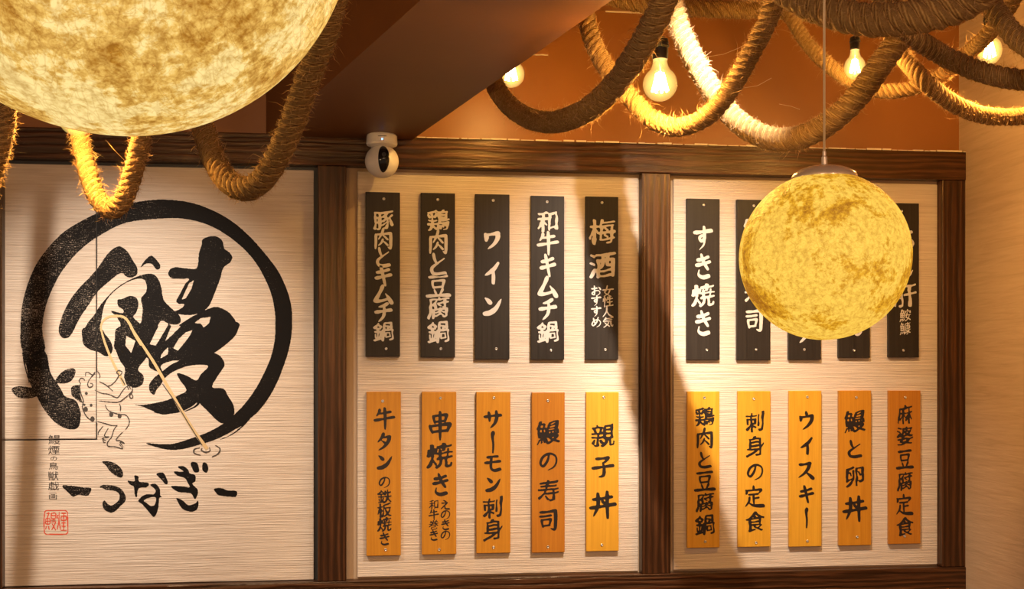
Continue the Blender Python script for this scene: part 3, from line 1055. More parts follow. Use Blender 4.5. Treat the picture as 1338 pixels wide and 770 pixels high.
frog_body = np.zeros((EH, EW))
fill_poly(frog_body, G_([(85, 175), (85, 150), (130, 130), (135, 100), (200, 95), (240, 110), (245, 165), (290, 195), (345, 235), (400, 170), (380, 110), (410, 95), (430, 150), (450, 200), (490, 215), (495, 255), (440, 300), (400, 330), (400, 400), (440, 430), (470, 470), (465, 510), (420, 560), (380, 620), (430, 640), (420, 685), (305, 675), (270, 620), (225, 590), (225, 500), (190, 475), (130, 435), (100, 370), (105, 330), (90, 280)]))
EMB['frog_ground'] = (frog_body, 'wash')

lin = np.zeros((EH, EW))
FL = [[(85, 180), (80, 160), (95, 145), (115, 150), (122, 165)], [(130, 130), (130, 105), (150, 100), (185, 120), (200, 100), (225, 95), (240, 125), (235, 145)],
      [(90, 180), (85, 220), (95, 270), (112, 320), (105, 370), (130, 430), (165, 465), (195, 472)], [(160, 150), (145, 190), (155, 215), (178, 210), (185, 190), (160, 183)],
      [(165, 150), (180, 128), (205, 110)], [(235, 170), (290, 200), (340, 245)], [(200, 235), (250, 260), (310, 270), (375, 295), (410, 250), (440, 215), (470, 200)],
      [(235, 320), (300, 328), (380, 330), (430, 300), (470, 265), (490, 240)], [(300, 205), (330, 195), (365, 160), (385, 120), (370, 100), (385, 85), (410, 95), (400, 120), (385, 122)],
      [(400, 140), (420, 170), (435, 200)], [(490, 215), (490, 250), (470, 280), (480, 300), (495, 290), (485, 265)], [(450, 205), (465, 235)], [(465, 200), (478, 230)],
      [(280, 350), (300, 390), (340, 410), (390, 425), (440, 430), (465, 465), (465, 500), (440, 540)], [(390, 340), (400, 370), (398, 402)],
      [(220, 480), (280, 495), (330, 510), (375, 510)], [(375, 510), (350, 540), (330, 600), (300, 640), (305, 670), (360, 675), (415, 690), (390, 655)],
      [(415, 560), (380, 600), (365, 625), (400, 630), (430, 650), (395, 640), (420, 675)], [(265, 515), (230, 560), (225, 585)], [(305, 530), (275, 590), (310, 600), (260, 610), (290, 630)], [(262, 620), (270, 640), (285, 640)]]
for q in FL:
    stroke(lin, G_(q), (1.0, 1.5, 0.9))
for cx_, cy_, r_ in ((135, 262, 11), (172, 353, 10), (328, 425, 16), (392, 438, 15), (130, 385, 17), (182, 460, 17), (120, 350, 8)):
    fill_poly(lin, G_([(cx_ + r_ * math.cos(k), cy_ + 1.2 * r_ * math.sin(k)) for k in np.linspace(0, 6.28, 9)[:-1]]))
for q in ([(912, 703), (880, 712), (878, 735), (915, 748)], [(925, 705), (920, 718), (945, 730), (970, 722), (968, 700)], [(1003, 688), (1030, 710), (1018, 740), (982, 758)]):
    stroke(lin, B_(q), (1.0, 1.8, 1.0))
stroke(lin, B_([(690, 325), (770, 440), (850, 570), (925, 690)]), (1.0, 1.2, 1.2))
EMB['frog_drawing'] = (lin, 'thin')

seal = np.zeros((EH, EW))
seal_pts = D_([(85, 505), (95, 495), (210, 495), (222, 505), (224, 560), (225, 628), (215, 638), (95, 640), (83, 630), (80, 560), (85, 505)])
for k in range(len(seal_pts) - 1):
    stroke(seal, [seal_pts[k], seal_pts[k + 1]], (1.3, 1.3, 1.3))
for q in ([(95, 515), (112, 508)], [(112, 508), (100, 540)], [(92, 545), (115, 545), (115, 575), (92, 575), (92, 545)], [(103, 545), (103, 575)], [(92, 560), (115, 560)], [(95, 590), (90, 610)], [(108, 590), (112, 612)],
          [(125, 512), (150, 512), (150, 540), (125, 540), (125, 512)], [(125, 526), (150, 526)], [(124, 552), (152, 552)], [(126, 565), (150, 565), (128, 612)], [(130, 575), (152, 615)],
          [(165, 520), (160, 545)], [(172, 505), (170, 560), (160, 610)], [(172, 560), (180, 610)], [(185, 512), (213, 512)], [(185, 530), (213, 530), (213, 552), (185, 552), (185, 530)], [(199, 512), (199, 552)], [(186, 570), (212, 570)], [(199, 556), (199, 612)], [(184, 590), (214, 590)], [(182, 615), (218, 615)]):
    stroke(seal, D_(q), (1.2, 1.3, 1.2))
EMB['red_seal'] = (seal, 'red')

insc = np.zeros((EH, EW))
for ch, gx_, gy_, w_, h_ in (('鰻', 145, 68, 78, 62), ('煙', 142, 133, 74, 60), ('の', 140, 183, 48, 34), ('鳥', 138, 228, 62, 48), ('獣', 138, 287, 68, 58), ('戯', 140, 350, 68, 56), ('画', 135, 408, 58, 48)):
    g = blur(glyph_raster(ch), 0.7)
    cx_, cy_ = 40 + gx_ / 4.614, 560 + gy_ / 4.614
    W_, H_ = w_ / 4.614 * EM_S * 1.3, h_ / 4.614 * EM_S * 1.3
    ix0, iy0 = int((cx_ - EX0) * EM_S - W_ / 2), int((cy_ - EY0) * EM_S - H_ / 2)
    X, Y = np.meshgrid(np.arange(int(W_)), np.arange(int(H_)))
    q = sample(g, X / W_ * NG, Y / H_ * NG)
    insc[iy0:iy0 + int(H_), ix0:ix0 + int(W_)] = np.maximum(insc[iy0:iy0 + int(H_), ix0:ix0 + int(W_)], np.clip(q * 1.15, 0, 1))
EMB['vertical_inscription'] = (insc, 'thin_raw')

M['wash'] = M['panel']
LAY = {'ink_circle': 0.0005, 'eel_character': 0.0006, 'kana_lettering': 0.0005, 'frog_ground': 0.0009, 'fishing_rod': 0.0012, 'frog_drawing': 0.0015, 'red_seal': 0.0005, 'vertical_inscription': 0.0005}
ELAB = {'fishing_rod': 'pale gold fishing rod and line', 'red_seal': 'square vermilion seal', 'frog_drawing': 'thin black line drawing of a fishing frog'}
for nm, (G, mk) in EMB.items():
    if mk == 'ink':
        n1, n2 = lownoise(G.shape, 5) - .5, lownoise(G.shape, 5) - .5
        f = blur(G, 0.8) + n1 * 0.30 + (lownoise(G.shape, 1.8) - 0.5) * 0.30 * (blur(G, 1.6) > 0.02)
    elif mk in ('thin', 'red', 'gold'):
        f = blur(G, 0.55) * (1.15 if mk != 'gold' else 1.0)
    elif mk == 'wash':
        f = blur(G, 1.2)
    else:
        f = G * 1.02
    v, fc = contour(f, 0.5)
    px = v[:, 0] / EM_S + EX0
    py = v[:, 1] / EM_S + EY0
    yy = BP - LAY[nm]
    P3 = [W(a, b, yy) for a, b in zip(px, py)]
    hf, pf = [], []
    for q in fc:
        xs_, ys_ = px[q], py[q]
        if xs_.max() < 125.4 and ys_.max() < 573.8:
            hf.append(tuple(q)[::-1])
        elif xs_.min() > 126.6 or ys_.min() > 575.2:
            pf.append(tuple(q)[::-1])
        elif xs_.max() - xs_.min() > 3 and ys_.max() < 575:       # a long run across the slit: cut it
            b0_ = len(P3)
            y0_, y1_ = ys_.min(), ys_.max()
            for a_, b_, lst in ((xs_.min(), 125.4, hf), (126.6, xs_.max(), pf)):
                if b_ > a_:
                    b0_ = len(P3)
                    P3 += [W(a_, y0_, yy), W(b_, y0_, yy), W(b_, y1_, yy), W(a_, y1_, yy)]
                    lst.append((b0_ + 3, b0_ + 2, b0_ + 1, b0_))
    mat = {'thin_raw': M['thin'], 'thin': M['thin'], 'ink': M['ink'], 'red': M['red'], 'gold': M['gold'], 'wash': M['panel']}[mk]
    for lst, par in ((hf, hatch), (pf, lp)):
        if lst:
            used = sorted({i for q in lst for i in q})
            mp2 = {u: k for k, u in enumerate(used)}
            mb = MB()
            mb.add([P3[u] for u in used], [tuple(mp2[i] for i in q) for q in lst])
            o = mb.build(nm, mat, par)
            if nm in ELAB:
                o['label'] = ELAB[nm]

# ------------------------------------------------------------------ menu plaques
TP = 0.015


def plaque(x0, x1, y0, y1, text, black, tone, label, screws):
    """corners in picture units on the board; text: list of (character, px, py, width, height)"""
    yf = BP - TP
    pa, pb = W(x0, y1, yf), W(x1, y0, yf)
    X0, X1, Z0, Z1 = pa[0], pb[0], pa[2], pb[2]
    r = empty('menu_plaque', ((X0 + X1) / 2, BP - 0.0003, Z0))
    tag(r, label, 'plaque', 'black menu plaques in the upper row' if black else 'amber wooden menu plaques in the lower row')
    MB().box(X0, X1, yf, BP - 0.0003, Z0, Z1).build('board', M['charcoal'] if black else M['panel_wood'][tone], r, bevel=0.0016)
    mb = MB()
    for ch, cx_, cy_, w_, h_ in text:
        c = W(cx_, cy_, yf)
        d = (DW + yf) / (CT - (cx_ - CX) / F * ST)
        mb = MB()
        put_glyph(mb, ch, c[0], c[2], yf - 0.0006, w_ * d / F / 0.93, h_ * d / F / 0.93, 1.0 if w_ > 16 else 0.7)
        mb.build('brush_character', M['silver'] if black else M['black'], r)
    for sx, sy in screws:
        c = W(sx, sy, yf)
        s = MB().lathe([(0.0001, -0.001), (0.0052, 0.0), (0.0048, 0.0014), (0.0030, 0.0022), (0.0028, 0.0012), (0.0001, 0.0010)], (c[0], yf, c[2]), 12, 'Y', False)
        s.build('screw', M['screw'], r, smooth=True)
    return r


def col(chars, x, ys, s, sh=None):
    if not isinstance(s, (list, tuple)):
        s = [s] * len(chars)
    return [(c, x, y, k, (sh or k)) for c, y, k in zip(chars, ys, s)]


plaque(477.5, 522.7, 251.7, 466, col('豚肉とキムチ鍋', 501, (288, 312, 336.5, 360.5, 385, 408, 433.5), [26, 25, 21, 23, 24, 22, 26], 24.5), True, 0,
       'black plaque lettered 豚肉とキムチ鍋, leftmost of the upper row below the white camera', ((501.5, 260), (504.5, 456)))
plaque(549.8, 594.7, 252.8, 467, col('鶏肉と豆腐鍋', 572.8, (288, 316, 346, 374, 403, 434), [28, 26, 24, 28, 28, 28], 28), True, 0,
       'black plaque lettered 鶏肉と豆腐鍋, second from left in the upper row', ((572, 261), (576, 456)))
plaque(620.8, 665.8, 254.3, 469.6, col('ワイン', 643, (314, 357, 401), [27, 25, 27], 28), True, 0,
       'black plaque with only ワイン, third from left in the upper row', ((644.5, 262), (648.5, 456)))
plaque(693.6, 737.3, 256.6, 470, col('和牛キムチ鍋', 715.8, (290, 318, 347, 375, 404, 434), [27, 26, 22, 25, 23, 28], 27), True, 0,
       'black plaque lettered 和牛キムチ鍋, fourth from left in the upper row', ((715, 264), (720, 458)))
plaque(765, 808, 257.4, 470, [('梅', 787, 303.5, 34, 33), ('酒', 787.5, 346.6, 34, 34)] + col('女性人気', 794.5, (380.6, 394.3, 408.2, 421.5), 14) + col('おすすめ', 779, (380, 393, 407, 421), 13), True, 0,
       'black plaque with large 梅酒 over two small columns, right of the middle panel', ((786.6, 265), (791, 457)))
plaque(897.3, 940.6, 260.2, 470.4, col('すき焼き', 918.6, (311, 348.4, 386, 422.4), [25, 24, 30, 24], 29), True, 0,
       'black plaque lettered すき焼き, right beside the central timber post', ((919.5, 268), (923.5, 457.5)))
plaque(962.8, 1006.7, 261.5, 470.6, col('鰻の寿司', 985.5, (300, 342, 383, 418.5), [28, 24, 26, 25], 28), True, 0,
       'black plaque ending in 司, half hidden behind the left of the hanging yellow moon lamp', ((985, 269), (988, 457)))
plaque(1030.5, 1073, 263, 470.2, col('キムチ', 1052, (320, 378, 434), [25, 25, 25], 27), True, 0,
       'black plaque almost hidden behind the small moon lamp, showing its lower end left', ((1052, 271), (1051, 457)))
plaque(1095.8, 1137, 264.5, 467.6, col('すっぽん', 1117, (300, 340, 385, 426), [24, 20, 24, 24], 25), True, 0,
       'black plaque almost hidden behind the small moon lamp, showing its lower end right', ((1117, 272), (1116, 458)))
plaque(1161.2, 1201, 266, 467, [('あ', 1183, 313, 25, 26), ('ん', 1182, 349, 24, 26), ('肝', 1183, 386.5, 30, 30), ('鮟', 1182.8, 412.5, 15, 16), ('鱇', 1182.8, 429.5, 15, 17)], True, 0,
       'black plaque lettered あん肝, rightmost of the upper row beside the right post', ((1178, 276), (1180.5, 458)))

plaque(478.7, 523.9, 512, 727, col('牛タンの鉄板焼き', 502.3, (547, 577, 604.5, 630.5, 649, 667, 685.5, 704.5), [25, 21, 22, 15, 18, 18, 18, 15]), False, 1,
       'amber plaque lettered 牛タンの鉄板焼き, leftmost of the lower row', ((500, 524.5), (504, 719)))
plaque(551.2, 596.3, 512, 725.3, [('串', 575.3, 556.5, 29, 31), ('焼', 574.5, 595.8, 33, 32), ('き', 575.5, 633.5, 24, 26)] + col('えのきの', 582, (660, 673, 686, 699.8), 12.5) + col('和牛巻き', 566.7, (660, 673, 686, 699.8), 12.5), False, 1,
       'amber plaque with large 串焼き over two small columns, second in the lower row', ((575.6, 520.5), (574, 718.5)))
plaque(622.4, 667, 512, 723.6, col('サーモン刺身', 644, (548, 578, 606, 633.8, 663, 693), [22, 26, 21, 22, 26, 27]), False, 1,
       'amber plaque lettered サーモン刺身, third from left in the lower row', ((645.5, 520), (645, 715.5)))
plaque(695, 738, 512.6, 722.8, col('鰻の寿司', 716.5, (565.4, 603.2, 641.4, 679.6), [30, 24, 28, 26]), False, 0,
       'reddish amber plaque lettered 鰻の寿司, fourth from left in the lower row', ((716, 524), (716, 715)))
plaque(766, 808.6, 512.3, 721, col('親子丼', 787.8, (569, 610.3, 660), [30, 27, 32]), False, 2,
       'yellow amber plaque lettered 親子丼, nearest left of the central post in the lower row', ((789, 519.5), (786.5, 712.5)))
plaque(898, 940.3, 511.6, 716.5, col('鶏肉と豆腐鍋', 921, (544.5, 572.5, 601.5, 629, 657, 686), [25, 24, 20, 25, 24, 26]), False, 2,
       'yellow amber plaque lettered 鶏肉と豆腐鍋, right beside the central post in the lower row', ((920.5, 520), (921.5, 708)))
plaque(964.3, 1007, 511.2, 715.4, col('刺身の定食', 986.5, (551, 584, 617, 649, 682), [25, 26, 22, 25, 26]), False, 2,
       'amber plaque lettered 刺身の定食, second right of the central post in the lower row', ((985, 521.5), (988, 709.5)))
plaque(1031.3, 1073.5, 510.8, 715, col('ウイスキー', 1053.8, (549.5, 583, 615.5, 646, 677), [22, 22, 22, 21, 24]), False, 2,
       'amber plaque lettered ウイスキー, below the small moon lamp', ((1055, 519), (1055, 707.5)))
plaque(1096.4, 1138.5, 510.5, 713.5, col('鰻と卵丼', 1117, (551, 587, 623.5, 665), [28, 22, 27, 30]), False, 1,
       'amber plaque lettered 鰻と卵丼, second from right in the lower row', ((1119, 519.5), (1120, 702)))
plaque(1161.6, 1203, 510.5, 711.5, col('麻婆豆腐定食', 1182.3, (542, 570, 600.5, 629.7, 659.5, 688.5), [20, 22, 21, 21, 22, 24], 24), False, 0,
       'amber plaque lettered 麻婆豆腐定食, rightmost of the lower row beside the right post', ((1183, 519.5), (1182, 701)))


# ------------------------------------------------------------------ moon lamps
def moon(name, c, r, mat, label, cap_r, cord_len_to, cordr):
    root = empty(name, c)
    tag(root, label, 'lamp')
    c = np.array(c)
    vs, fs = [], []
    nu, nv = 96, 64
    t0 = math.asin(cap_r / r)
    for i in range(nv + 1):
        t = t0 + (math.pi - t0) * i / nv
        for k in range(nu):
            a = 2 * math.pi * k / nu
            vs.append((c[0] + r * math.sin(t) * math.cos(a), c[1] + r * math.sin(t) * math.sin(a), c[2] + r * math.cos(t)))
    for i in range(nv):
        for k in range(nu):
            k2 = (k + 1) % nu
            fs.append((i * nu + k, (i + 1) * nu + k, (i + 1) * nu + k2, i * nu + k2))
    MB().add(vs, fs).build('globe_shade', mat, root, smooth=True)
    zc = c[2] + r * math.cos(t0)
    h = cap_r * 0.42
    prof = [(cap_r * 1.03, -0.004), (cap_r * 1.04, 0.0)]
    for k in range(1, 9):
        a = k / 8 * math.pi / 2
        prof.append((cap_r * 1.04 * math.cos(a) + 0.0001, h * math.sin(a)))
    MB().lathe(prof, (c[0], c[1], zc), 48, 'Z', False).build('metal_cap', M['steel'], root, smooth=True)
    MB().lathe([(cordr * 2.0, 0), (cordr * 2.4, 0.001), (cordr * 2.4, 0.016), (cordr * 1.5, 0.018), (cordr * 1.5, 0.026), (cordr, 0.027)], (c[0], c[1], zc + h - 0.001), 16, 'Z').build('cord_grip', M['steel'], root, smooth=False)
    MB().tube([(c[0], c[1], zc + h + 0.02), (c[0], c[1], cord_len_to)], cordr, 10).build('cord', M['cord'], root, smooth=True)
    return root


mc = at(1077, 335, 2.05)
moon('moon_lamp', mc, 0.1495, M['moon_small'], 'small yellow moon-shaped globe pendant in front of the right panel', 0.056, ZCEIL, 0.0022)
bc = at(149, -143, 1.25)
moon('moon_lamp', bc, 0.262, M['moon_big'], 'huge pale moon-shaped globe pendant filling the upper left corner', 0.07, ZCEIL, 0.003)


# ------------------------------------------------------------------ light bulbs
def bulb(px, py, d, rad, label, power, neck=1.0, long=1.0, cord=True):
    c = at(px, py, d)                         # centre of the globe
    root = empty('hanging_bulb', (c[0], c[1], c[2] + rad * 2.4))
    tag(root, label, 'bulb', 'bare bulbs hanging among the ropes')
    L = rad * long
    prof = []
    for k in range(0, 13):
        t = math.pi - k / 12 * (math.pi - 0.62)
        prof.append((max(0.0001, rad * math.sin(t)), L * math.cos(t)))
    rn = rad * 0.42
    prof += [(rn * 1.15, L * 1.02), (rn, L * 1.25), (rn * 0.98, L * 1.45)]
    MB().lathe(prof, c, 28, 'Z', False).build('glass_globe', M['glass'], root, smooth=True)
    zs = c[2] + L * 1.43
    MB().lathe([(rn * 1.02, 0), (rn * 1.1, 0.004), (rn * 1.12, rad * 0.62), (rn * 1.02, rad * 0.66)], (c[0], c[1], zs), 24, 'Z').build('socket', M['socket'], root, bevel=0.0)
    MB().lathe([(rn * 1.02, 0), (rn * 1.26, 0.003), (rn * 1.26, rad * 0.18), (rn * 1.05, rad * 0.2), (rn * 1.05, rad * 0.26), (rn * 1.2, rad * 0.3), (rn * 1.1, rad * 0.52), (rn * 0.5, rad * 0.68), (rn * 0.2, rad * 0.72)], (c[0], c[1], zs + rad * 0.66), 24, 'Z').build('socket_cap', M['socket'], root, smooth=False)
    # filament cage: eight upright glowing rods around a glass stem
    fm = MB()
    for k in range(8):
        a = k * math.pi / 4
        r0, r1 = rad * 0.20, rad * 0.46
        fm.tube([(c[0] + r0 * math.cos(a), c[1] + r0 * math.sin(a), c[2] + L * 0.62), (c[0] + r1 * math.cos(a + .3), c[1] + r1 * math.sin(a + .3), c[2] - L * 0.42)], rad * 0.075, 6)
    fm.build('filament', M['filament'], root)
    MB().tube([(c[0], c[1], c[2] + L * 0.3), (c[0], c[1], c[2] + L * 1.45)], rad * 0.07, 8).build('stem', M['cord'], root)
    zt = zs + rad * 0.66 + rad * 0.7
    MB().tube([(c[0], c[1], zt), (c[0], c[1], ZCEIL)], 0.003, 8).build('cable', M['cable'], root, smooth=True)
    lamp('bulb_glow', 'POINT', c, power * 1.9, (1.0, 0.60, 0.22), rad * 0.35, parent=root)
    return root


bulb(862.5, 110, 2.66, 0.0397, 'clear round bulb in black socket, fully visible between the rope loops', 16)
bulb(668, 97, 3.62, 0.042, 'bulb half hidden behind the edge of the dark soffit', 9)
bulb(1117, 88, 3.28, 0.030, 'bulb hanging behind the rope crossing above the yellow moon lamp', 10, long=1.15)
bulb(1293, 66, 3.27, 0.034, 'bulb nearest the right edge, hanging in front of the beige wall', 24, long=1.2)
bulb(100, 154, 2.14, 0.033, 'bulb hidden behind the huge moon, lighting the short rope loop', 13)


# ------------------------------------------------------------------ ropes
def catmull(P, step):
    P = np.array(P, dtype=float)
    E = np.vstack([2 * P[0] - P[1], P, 2 * P[-1] - P[-2]])
    out = []
    for i in range(len(P) - 1):
        p0, p1, p2, p3 = E[i:i + 4]
        for k in range(24):
            t = k / 24
            out.append(0.5 * ((2 * p1) + (-p0 + p2) * t + (2 * p0 - 5 * p1 + 4 * p2 - p3) * t * t + (-p0 + 3 * p1 - 3 * p2 + p3) * t ** 3))
    out.append(P[-1])
    out = np.array(out)
    s = np.concatenate(([0], np.cumsum(np.linalg.norm(np.diff(out, axis=0), axis=1))))
    n = max(8, int(s[-1] / step))
    q = np.linspace(0, s[-1], n)
    return np.c_[np.interp(q, s, out[:, 0]), np.interp(q, s, out[:, 1]), np.interp(q, s, out[:, 2])], q


def climb(p, d):
    """carry a rope end smoothly up to the ceiling"""
    out = []
    d = d / np.linalg.norm(d)
    p = p.copy()
    while p[2] < ZCEIL - 0.005:
        d = d * 0.65 + np.array([0, 0, 0.35])
        d = d / np.linalg.norm(d)
        st = 0.07
        if p[2] + d[2] * st > ZCEIL - 0.03 and d[2] > 0:
            st = (ZCEIL - p[2]) / d[2]
        p = p + d * st
        out.append(p.copy())
    return out[::-1]


def rope(pts, dia, label, lay=1.5, fuzz=3200, hook=(True, True), pitch_jit=0.0):
    """pts: (picture x, picture y, depth)"""
    P = [at(*p) for p in pts]
    if hook[0]:
        P = climb(P[0], P[0] - P[1]) + P
    if hook[1]:
        P = P + climb(P[-1], P[-1] - P[-2])[::-1]
    path, s = catmull(P, 0.0055)
    n = len(path)
    T = np.gradient(path, axis=0)
    T /= np.linalg.norm(T, axis=1, keepdims=True)
    # parallel transport
    N = np.zeros_like(T)
    a = np.cross(T[0], [0, 1, 0.02])
    N[0] = a / np.linalg.norm(a)
    for i in range(1, n):
        v = N[i - 1] - T[i] * np.dot(N[i - 1], T[i])
        N[i] = v / np.linalg.norm(v)
    Bn = np.cross(T, N)
    R = dia / 2
    ns = 4
    rc = R * 0.60
    rs = R * 0.42
    L = dia * lay
    root = empty('jute_rope', path[0])
    tag(root, label, 'rope', 'thick jute ropes slung from the ceiling')
    m = 9
    for k in range(ns):
        ph = 2 * math.pi * (s / L + k / ns)
        C = path + N * (rc * np.cos(ph))[:, None] + Bn * (rc * np.sin(ph))[:, None]
        CTn = np.gradient(C, axis=0)
        CTn /= np.linalg.norm(CTn, axis=1, keepdims=True)
        rad_ = N * np.cos(ph)[:, None] + Bn * np.sin(ph)[:, None]
        e1 = rad_ - CTn * (rad_ * CTn).sum(1)[:, None]
        e1 /= np.linalg.norm(e1, axis=1, keepdims=True)
        e2 = np.cross(CTn, e1)
        vs = np.zeros((n, m, 3))
        uv = np.zeros((n, m, 2))
        wob = 1 + 0.06 * np.sin(s * 90 + k) + 0.05 * rng.standard_normal(n)
        for j in range(m):
            q = 2 * math.pi * j / m
            vs[:, j] = C + (e1 * math.cos(q) + e2 * math.sin(q)) * (rs * wob)[:, None]
            uv[:, j, 0] = j / m
            uv[:, j, 1] = s / (dia * 1.4)
        mb = MB()
        idx = np.arange(n * m).reshape(n, m)
        fs = []
        for i in range(n - 1):
            for j in range(m):
                j2 = (j + 1) % m
                fs.append((int(idx[i, j]), int(idx[i, j2]), int(idx[i + 1, j2]), int(idx[i + 1, j])))
        mb.add(vs.reshape(-1, 3), fs)
        mb.uv = uv.reshape(-1, 2)
        mb.build('strand', M['rope'], root, smooth=True)
    # loose fibres
    nf = int(fuzz * s[-1])
    ii = rng.integers(1, n - 1, nf)
    an = rng.random(nf) * 2 * math.pi
    base = path[ii] + (N[ii] * np.cos(an)[:, None] + Bn[ii] * np.sin(an)[:, None]) * (R * 0.93)
    out = N[ii] * np.cos(an)[:, None] + Bn[ii] * np.sin(an)[:, None]
    tang = np.cross(T[ii], out)
    ln = 0.0035 + 0.0075 * rng.random(nf) ** 2 + 0.022 * (rng.random(nf) > 0.96) * rng.random(nf)
    d1 = out * 0.7 + tang * rng.normal(0, .7, nf)[:, None] + T[ii] * rng.normal(0, .8, nf)[:, None]
    d1 /= np.linalg.norm(d1, axis=1, keepdims=True)
    d2 = d1 + rng.normal(0, .5, (nf, 3))
    d2 /= np.linalg.norm(d2, axis=1, keepdims=True)
    sd = np.cross(d1, rng.normal(0, 1, (nf, 3)))
    sd /= np.linalg.norm(sd, axis=1, keepdims=True)
    w = 0.00042
    p1 = base + d1 * ln[:, None]
    p2 = p1 + d2 * (ln * 0.8)[:, None]
    V = np.stack([base - sd * w, base + sd * w, p1 + sd * w * .8, p1 - sd * w * .8, p2], axis=1).reshape(-1, 3)
    mb = MB()
    mb.v = V.tolist()
    mb.f = [q for k in range(nf) for q in ((5 * k, 5 * k + 1, 5 * k + 2, 5 * k + 3), (5 * k + 3, 5 * k + 2, 5 * k + 4))]
    o = mb.build('loose_fibres', M['fibre'], root)
    o['kind'] = 'stuff'
    return root


rope([(643, 96, 3.42), (650, 118, 3.38), (668, 140, 3.32), (695, 156, 3.15), (726, 159, 2.95), (762, 147, 2.75), (795, 120, 2.60), (826, 80, 2.49), (850, 38, 2.41), (868, 0, 2.36)], 0.057,
     'rope loop from the soffit edge sagging left of the round bulb')
rope([(766, 24, 2.84), (778, 62, 2.83), (798, 97, 2.82), (826, 130, 2.80), (856, 158, 2.77), (888, 166, 2.73), (926, 150, 2.68), (955, 115, 2.63), (982, 68, 2.58), (1005, 22, 2.54), (1014, -12, 2.51)], 0.046,
     'rope loop passing beneath the round bulb, blown bright on its left')
rope([(880, 8, 3.3), (893, 50, 3.28), (915, 92, 3.25), (942, 135, 3.2), (975, 167, 3.12), (1015, 182, 3.05), (1055, 176, 2.95), (1095, 151, 2.88), (1128, 117, 2.84), (1155, 78, 2.80), (1178, 45, 2.78)], 0.062,
     'lowest rope loop, sagging left of the yellow moon lamp cord')
rope([(760, -18, 3.75), (820, 2, 3.76), (880, 9, 3.78), (950, 13, 3.8), (1020, 14, 3.82), (1090, 22, 3.84), (1150, 26, 3.85), (1200, 14, 3.85)], 0.058,
     'nearly level rope along the top of the brown wall', lay=2.2)
rope([(1016, -22, 2.3), (1045, -2, 2.28), (1085, 15, 2.24), (1130, 25, 2.2), (1180, 25, 2.16), (1225, 17, 2.14), (1268, 0, 2.12), (1290, -22, 2.1)], 0.064,
     'thickest dark rope sagging along the top right edge')
rope([(925, -34, 2.8), (960, -16, 2.8), (1005, -10, 2.8), (1050, -16, 2.8), (1075, -34, 2.8)], 0.05,
     'dark rope just showing at the top edge above the level rope')
rope([(1176, 30, 2.5), (1200, 52, 2.52), (1232, 72, 2.55), (1275, 91, 2.5), (1318, 102, 2.46), (1365, 104, 2.42), (1420, 80, 2.4)], 0.046,
     'dark rope running from the crossing to the right edge of the picture')
rope([(1165, 46, 3.3), (1182, 76, 3.28), (1208, 106, 3.22), (1240, 132, 3.26), (1275, 148, 3.30), (1312, 153, 3.32), (1350, 148, 3.34), (1390, 120, 3.34)], 0.050,
     'orange-lit rope sagging lowest at the right edge over the beige wall')
rope([(1020, -8, 3.62), (1032, 20, 3.6), (1056, 58, 3.56), (1086, 88, 3.5), (1116, 108, 3.46), (1150, 119, 3.42), (1190, 116, 3.38), (1228, 100, 3.34), (1262, 72, 3.22), (1290, 46, 3.08), (1318, 10, 3.0)], 0.044,
     'thin rope loop behind the others, passing below the hidden bulb')
rope([(1284, -4, 2.3), (1297, 8, 2.27), (1318, 38, 2.24), (1345, 62, 2.2), (1385, 75, 2.16)], 0.042,
     'dark rope dropping to the right edge in the top right corner')
# left side
rope([(98, 150, 2.3), (108, 195, 2.28), (117, 232, 2.26), (130, 262, 2.24), (147, 274, 2.22), (163, 257, 2.2), (175, 222, 2.18), (184, 185, 2.16), (190, 140, 2.14)], 0.038,
     'short rope loop hanging below the huge moon lamp')
rope([(258, 140, 2.2), (270, 182, 2.18), (285, 220, 2.15), (310, 245, 2.1), (337, 240, 2.06), (362, 206, 2.02), (384, 155, 1.98), (405, 95, 1.94), (425, 45, 1.9), (436, 0, 1.88)], 0.045,
     'big rope loop hanging right of the huge moon lamp')
rope([(12, 110, 2.0), (8, 165, 2.0), (0, 205, 2.0), (-14, 240, 2.0), (-40, 262, 2.0), (-70, 250, 2.0), (-90, 200, 2.0)], 0.032,
     'rope loop cut off by the left edge under the huge moon')

q1, q2 = [np.array(SPOT_B) + (W(a, b) - np.array(SPOT_B)) * 0.24 for a, b in ((61, 215), (28, 770))]  # unseen rope tail, added and placed to shade a band down the left panel
q0 = q1 + (q1 - q2) * ((ZCEIL - q1[2]) / (q1[2] - q2[2]))
tag(MB().tube([q0, q1, q2], 0.0095, 10).build('shadow_rope_tail', M['rope'], smooth=True), 'unseen thin rope tail added behind the huge moon lamp to cast a shadow band', 'rope')

# ------------------------------------------------------------------ dome camera
cc = W(499, 205, -0.115)
sc_ = (DW - 0.115) / F
root = empty('security_camera', (cc[0], cc[1], ZSOF))
tag(root, 'small white dome camera with a black lens window under the soffit', 'camera')
rb = 21.8 * sc_
cz = W(499, 211, -0.115)[2]
MB().lathe([(rb * 0.86, 0.0), (rb * 0.90, -0.004), (rb * 0.93, -0.030), (rb * 0.88, -0.036), (rb * 0.62, -0.042), (0.0001, -0.042)], (cc[0], cc[1], ZSOF), 40, 'Z', False).build('mount_base', M['white'], root, smooth=False)
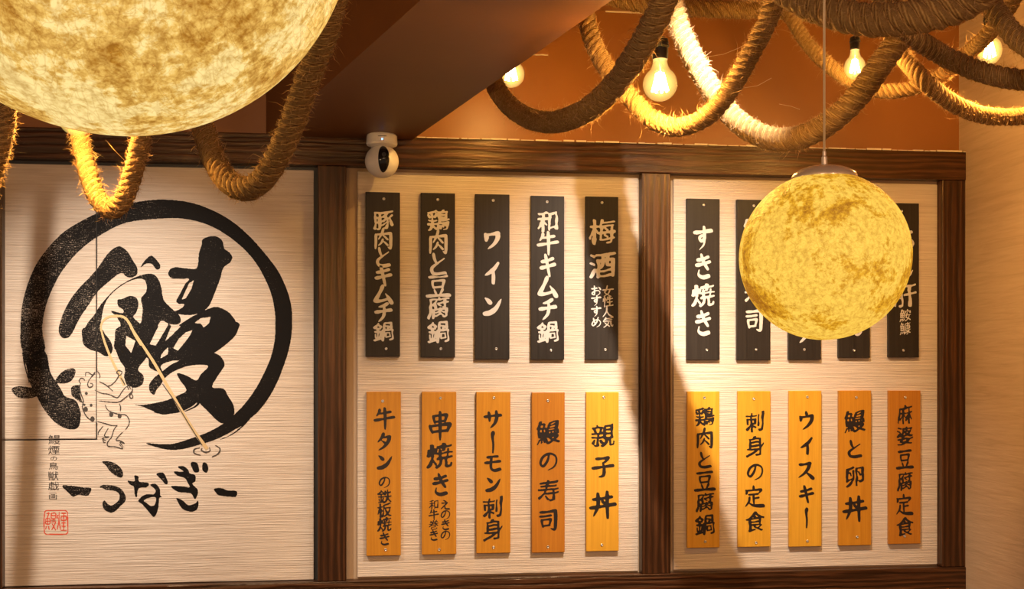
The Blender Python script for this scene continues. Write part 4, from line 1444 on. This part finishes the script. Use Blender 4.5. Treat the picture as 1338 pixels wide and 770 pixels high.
# ball with a recessed oval window
vs, fs = [], []
nu, nv = 64, 40
for i in range(nv + 1):
    t = math.pi * i / nv
    for k in range(nu):
        a = 2 * math.pi * k / nu
        vs.append((cc[0] + rb * math.sin(t) * math.cos(a), cc[1] + rb * math.sin(t) * math.sin(a), cz + rb * 0.98 * math.cos(t)))
for i in range(nv):
    for k in range(nu):
        k2 = (k + 1) % nu
        fs.append((i * nu + k, (i + 1) * nu + k, (i + 1) * nu + k2, i * nu + k2))
ball = MB().add(vs, fs).build('camera_ball', M['white'], root, smooth=True)
# face window facing the viewer, slightly to the right
fd = Vector((0.10, -1, 0.03)).normalized()
rt = fd.cross(Vector((0, 0, 1))).normalized()
upv = rt.cross(fd)
mb = MB()
rings = []
for q in (0.0, 0.35, 0.7, 0.92, 1.0):
    ring = []
    for k in range(32):
        a = 2 * math.pi * k / 32
        ex, ez = 0.34 * math.cos(a) * q, 0.80 * math.sin(a) * q
        nn = math.sqrt(max(0, 1 - ex * ex - ez * ez))
        rr_ = 1.035 if q < 0.95 else 0.985
        p = Vector((cc[0], cc[1], cz)) + (fd * nn + rt * ex + upv * ez) * rb * rr_
        ring.append(tuple(p))
    rings.append(ring)
vsr = [p for r in rings for p in r]
fsr = [(i * 32 + k, i * 32 + (k + 1) % 32, (i + 1) * 32 + (k + 1) % 32, (i + 1) * 32 + k) for i in range(4) for k in range(32)]
mb.add(vsr, fsr).build('lens_window', M['gloss'], root, smooth=True)
lc = Vector((cc[0], cc[1], cz)) + (fd * 0.98 + upv * 0.2) * rb * 1.04
MB().lathe([(0.007, 0.0), (0.007, 0.0015), (0.005, 0.0015), (0.0045, 0.0005), (0.0001, 0.0005)], tuple(lc), 20, 'Y', False).build('lens_ring', M['socket'], root)
MB().lathe([(0.0022, 0.0), (0.002, 0.001), (0.0001, 0.0013)], (cc[0] - 0.0, cc[1] - rb * 0.93, ZSOF - 0.024), 12, 'Y', False).build('indicator_light', M['led'], root)['label'] = 'small blue indicator light'
mb = MB()
mb.box(cc[0] - 0.014, cc[0] + 0.014, cc[1] - rb * 0.935, cc[1] - rb * 0.90, ZSOF - 0.0145, ZSOF - 0.0125)
mb.build('seam', M['cable'], root)

bpy.data.objects.remove(_to)
bpy.data.curves.remove(_tc)
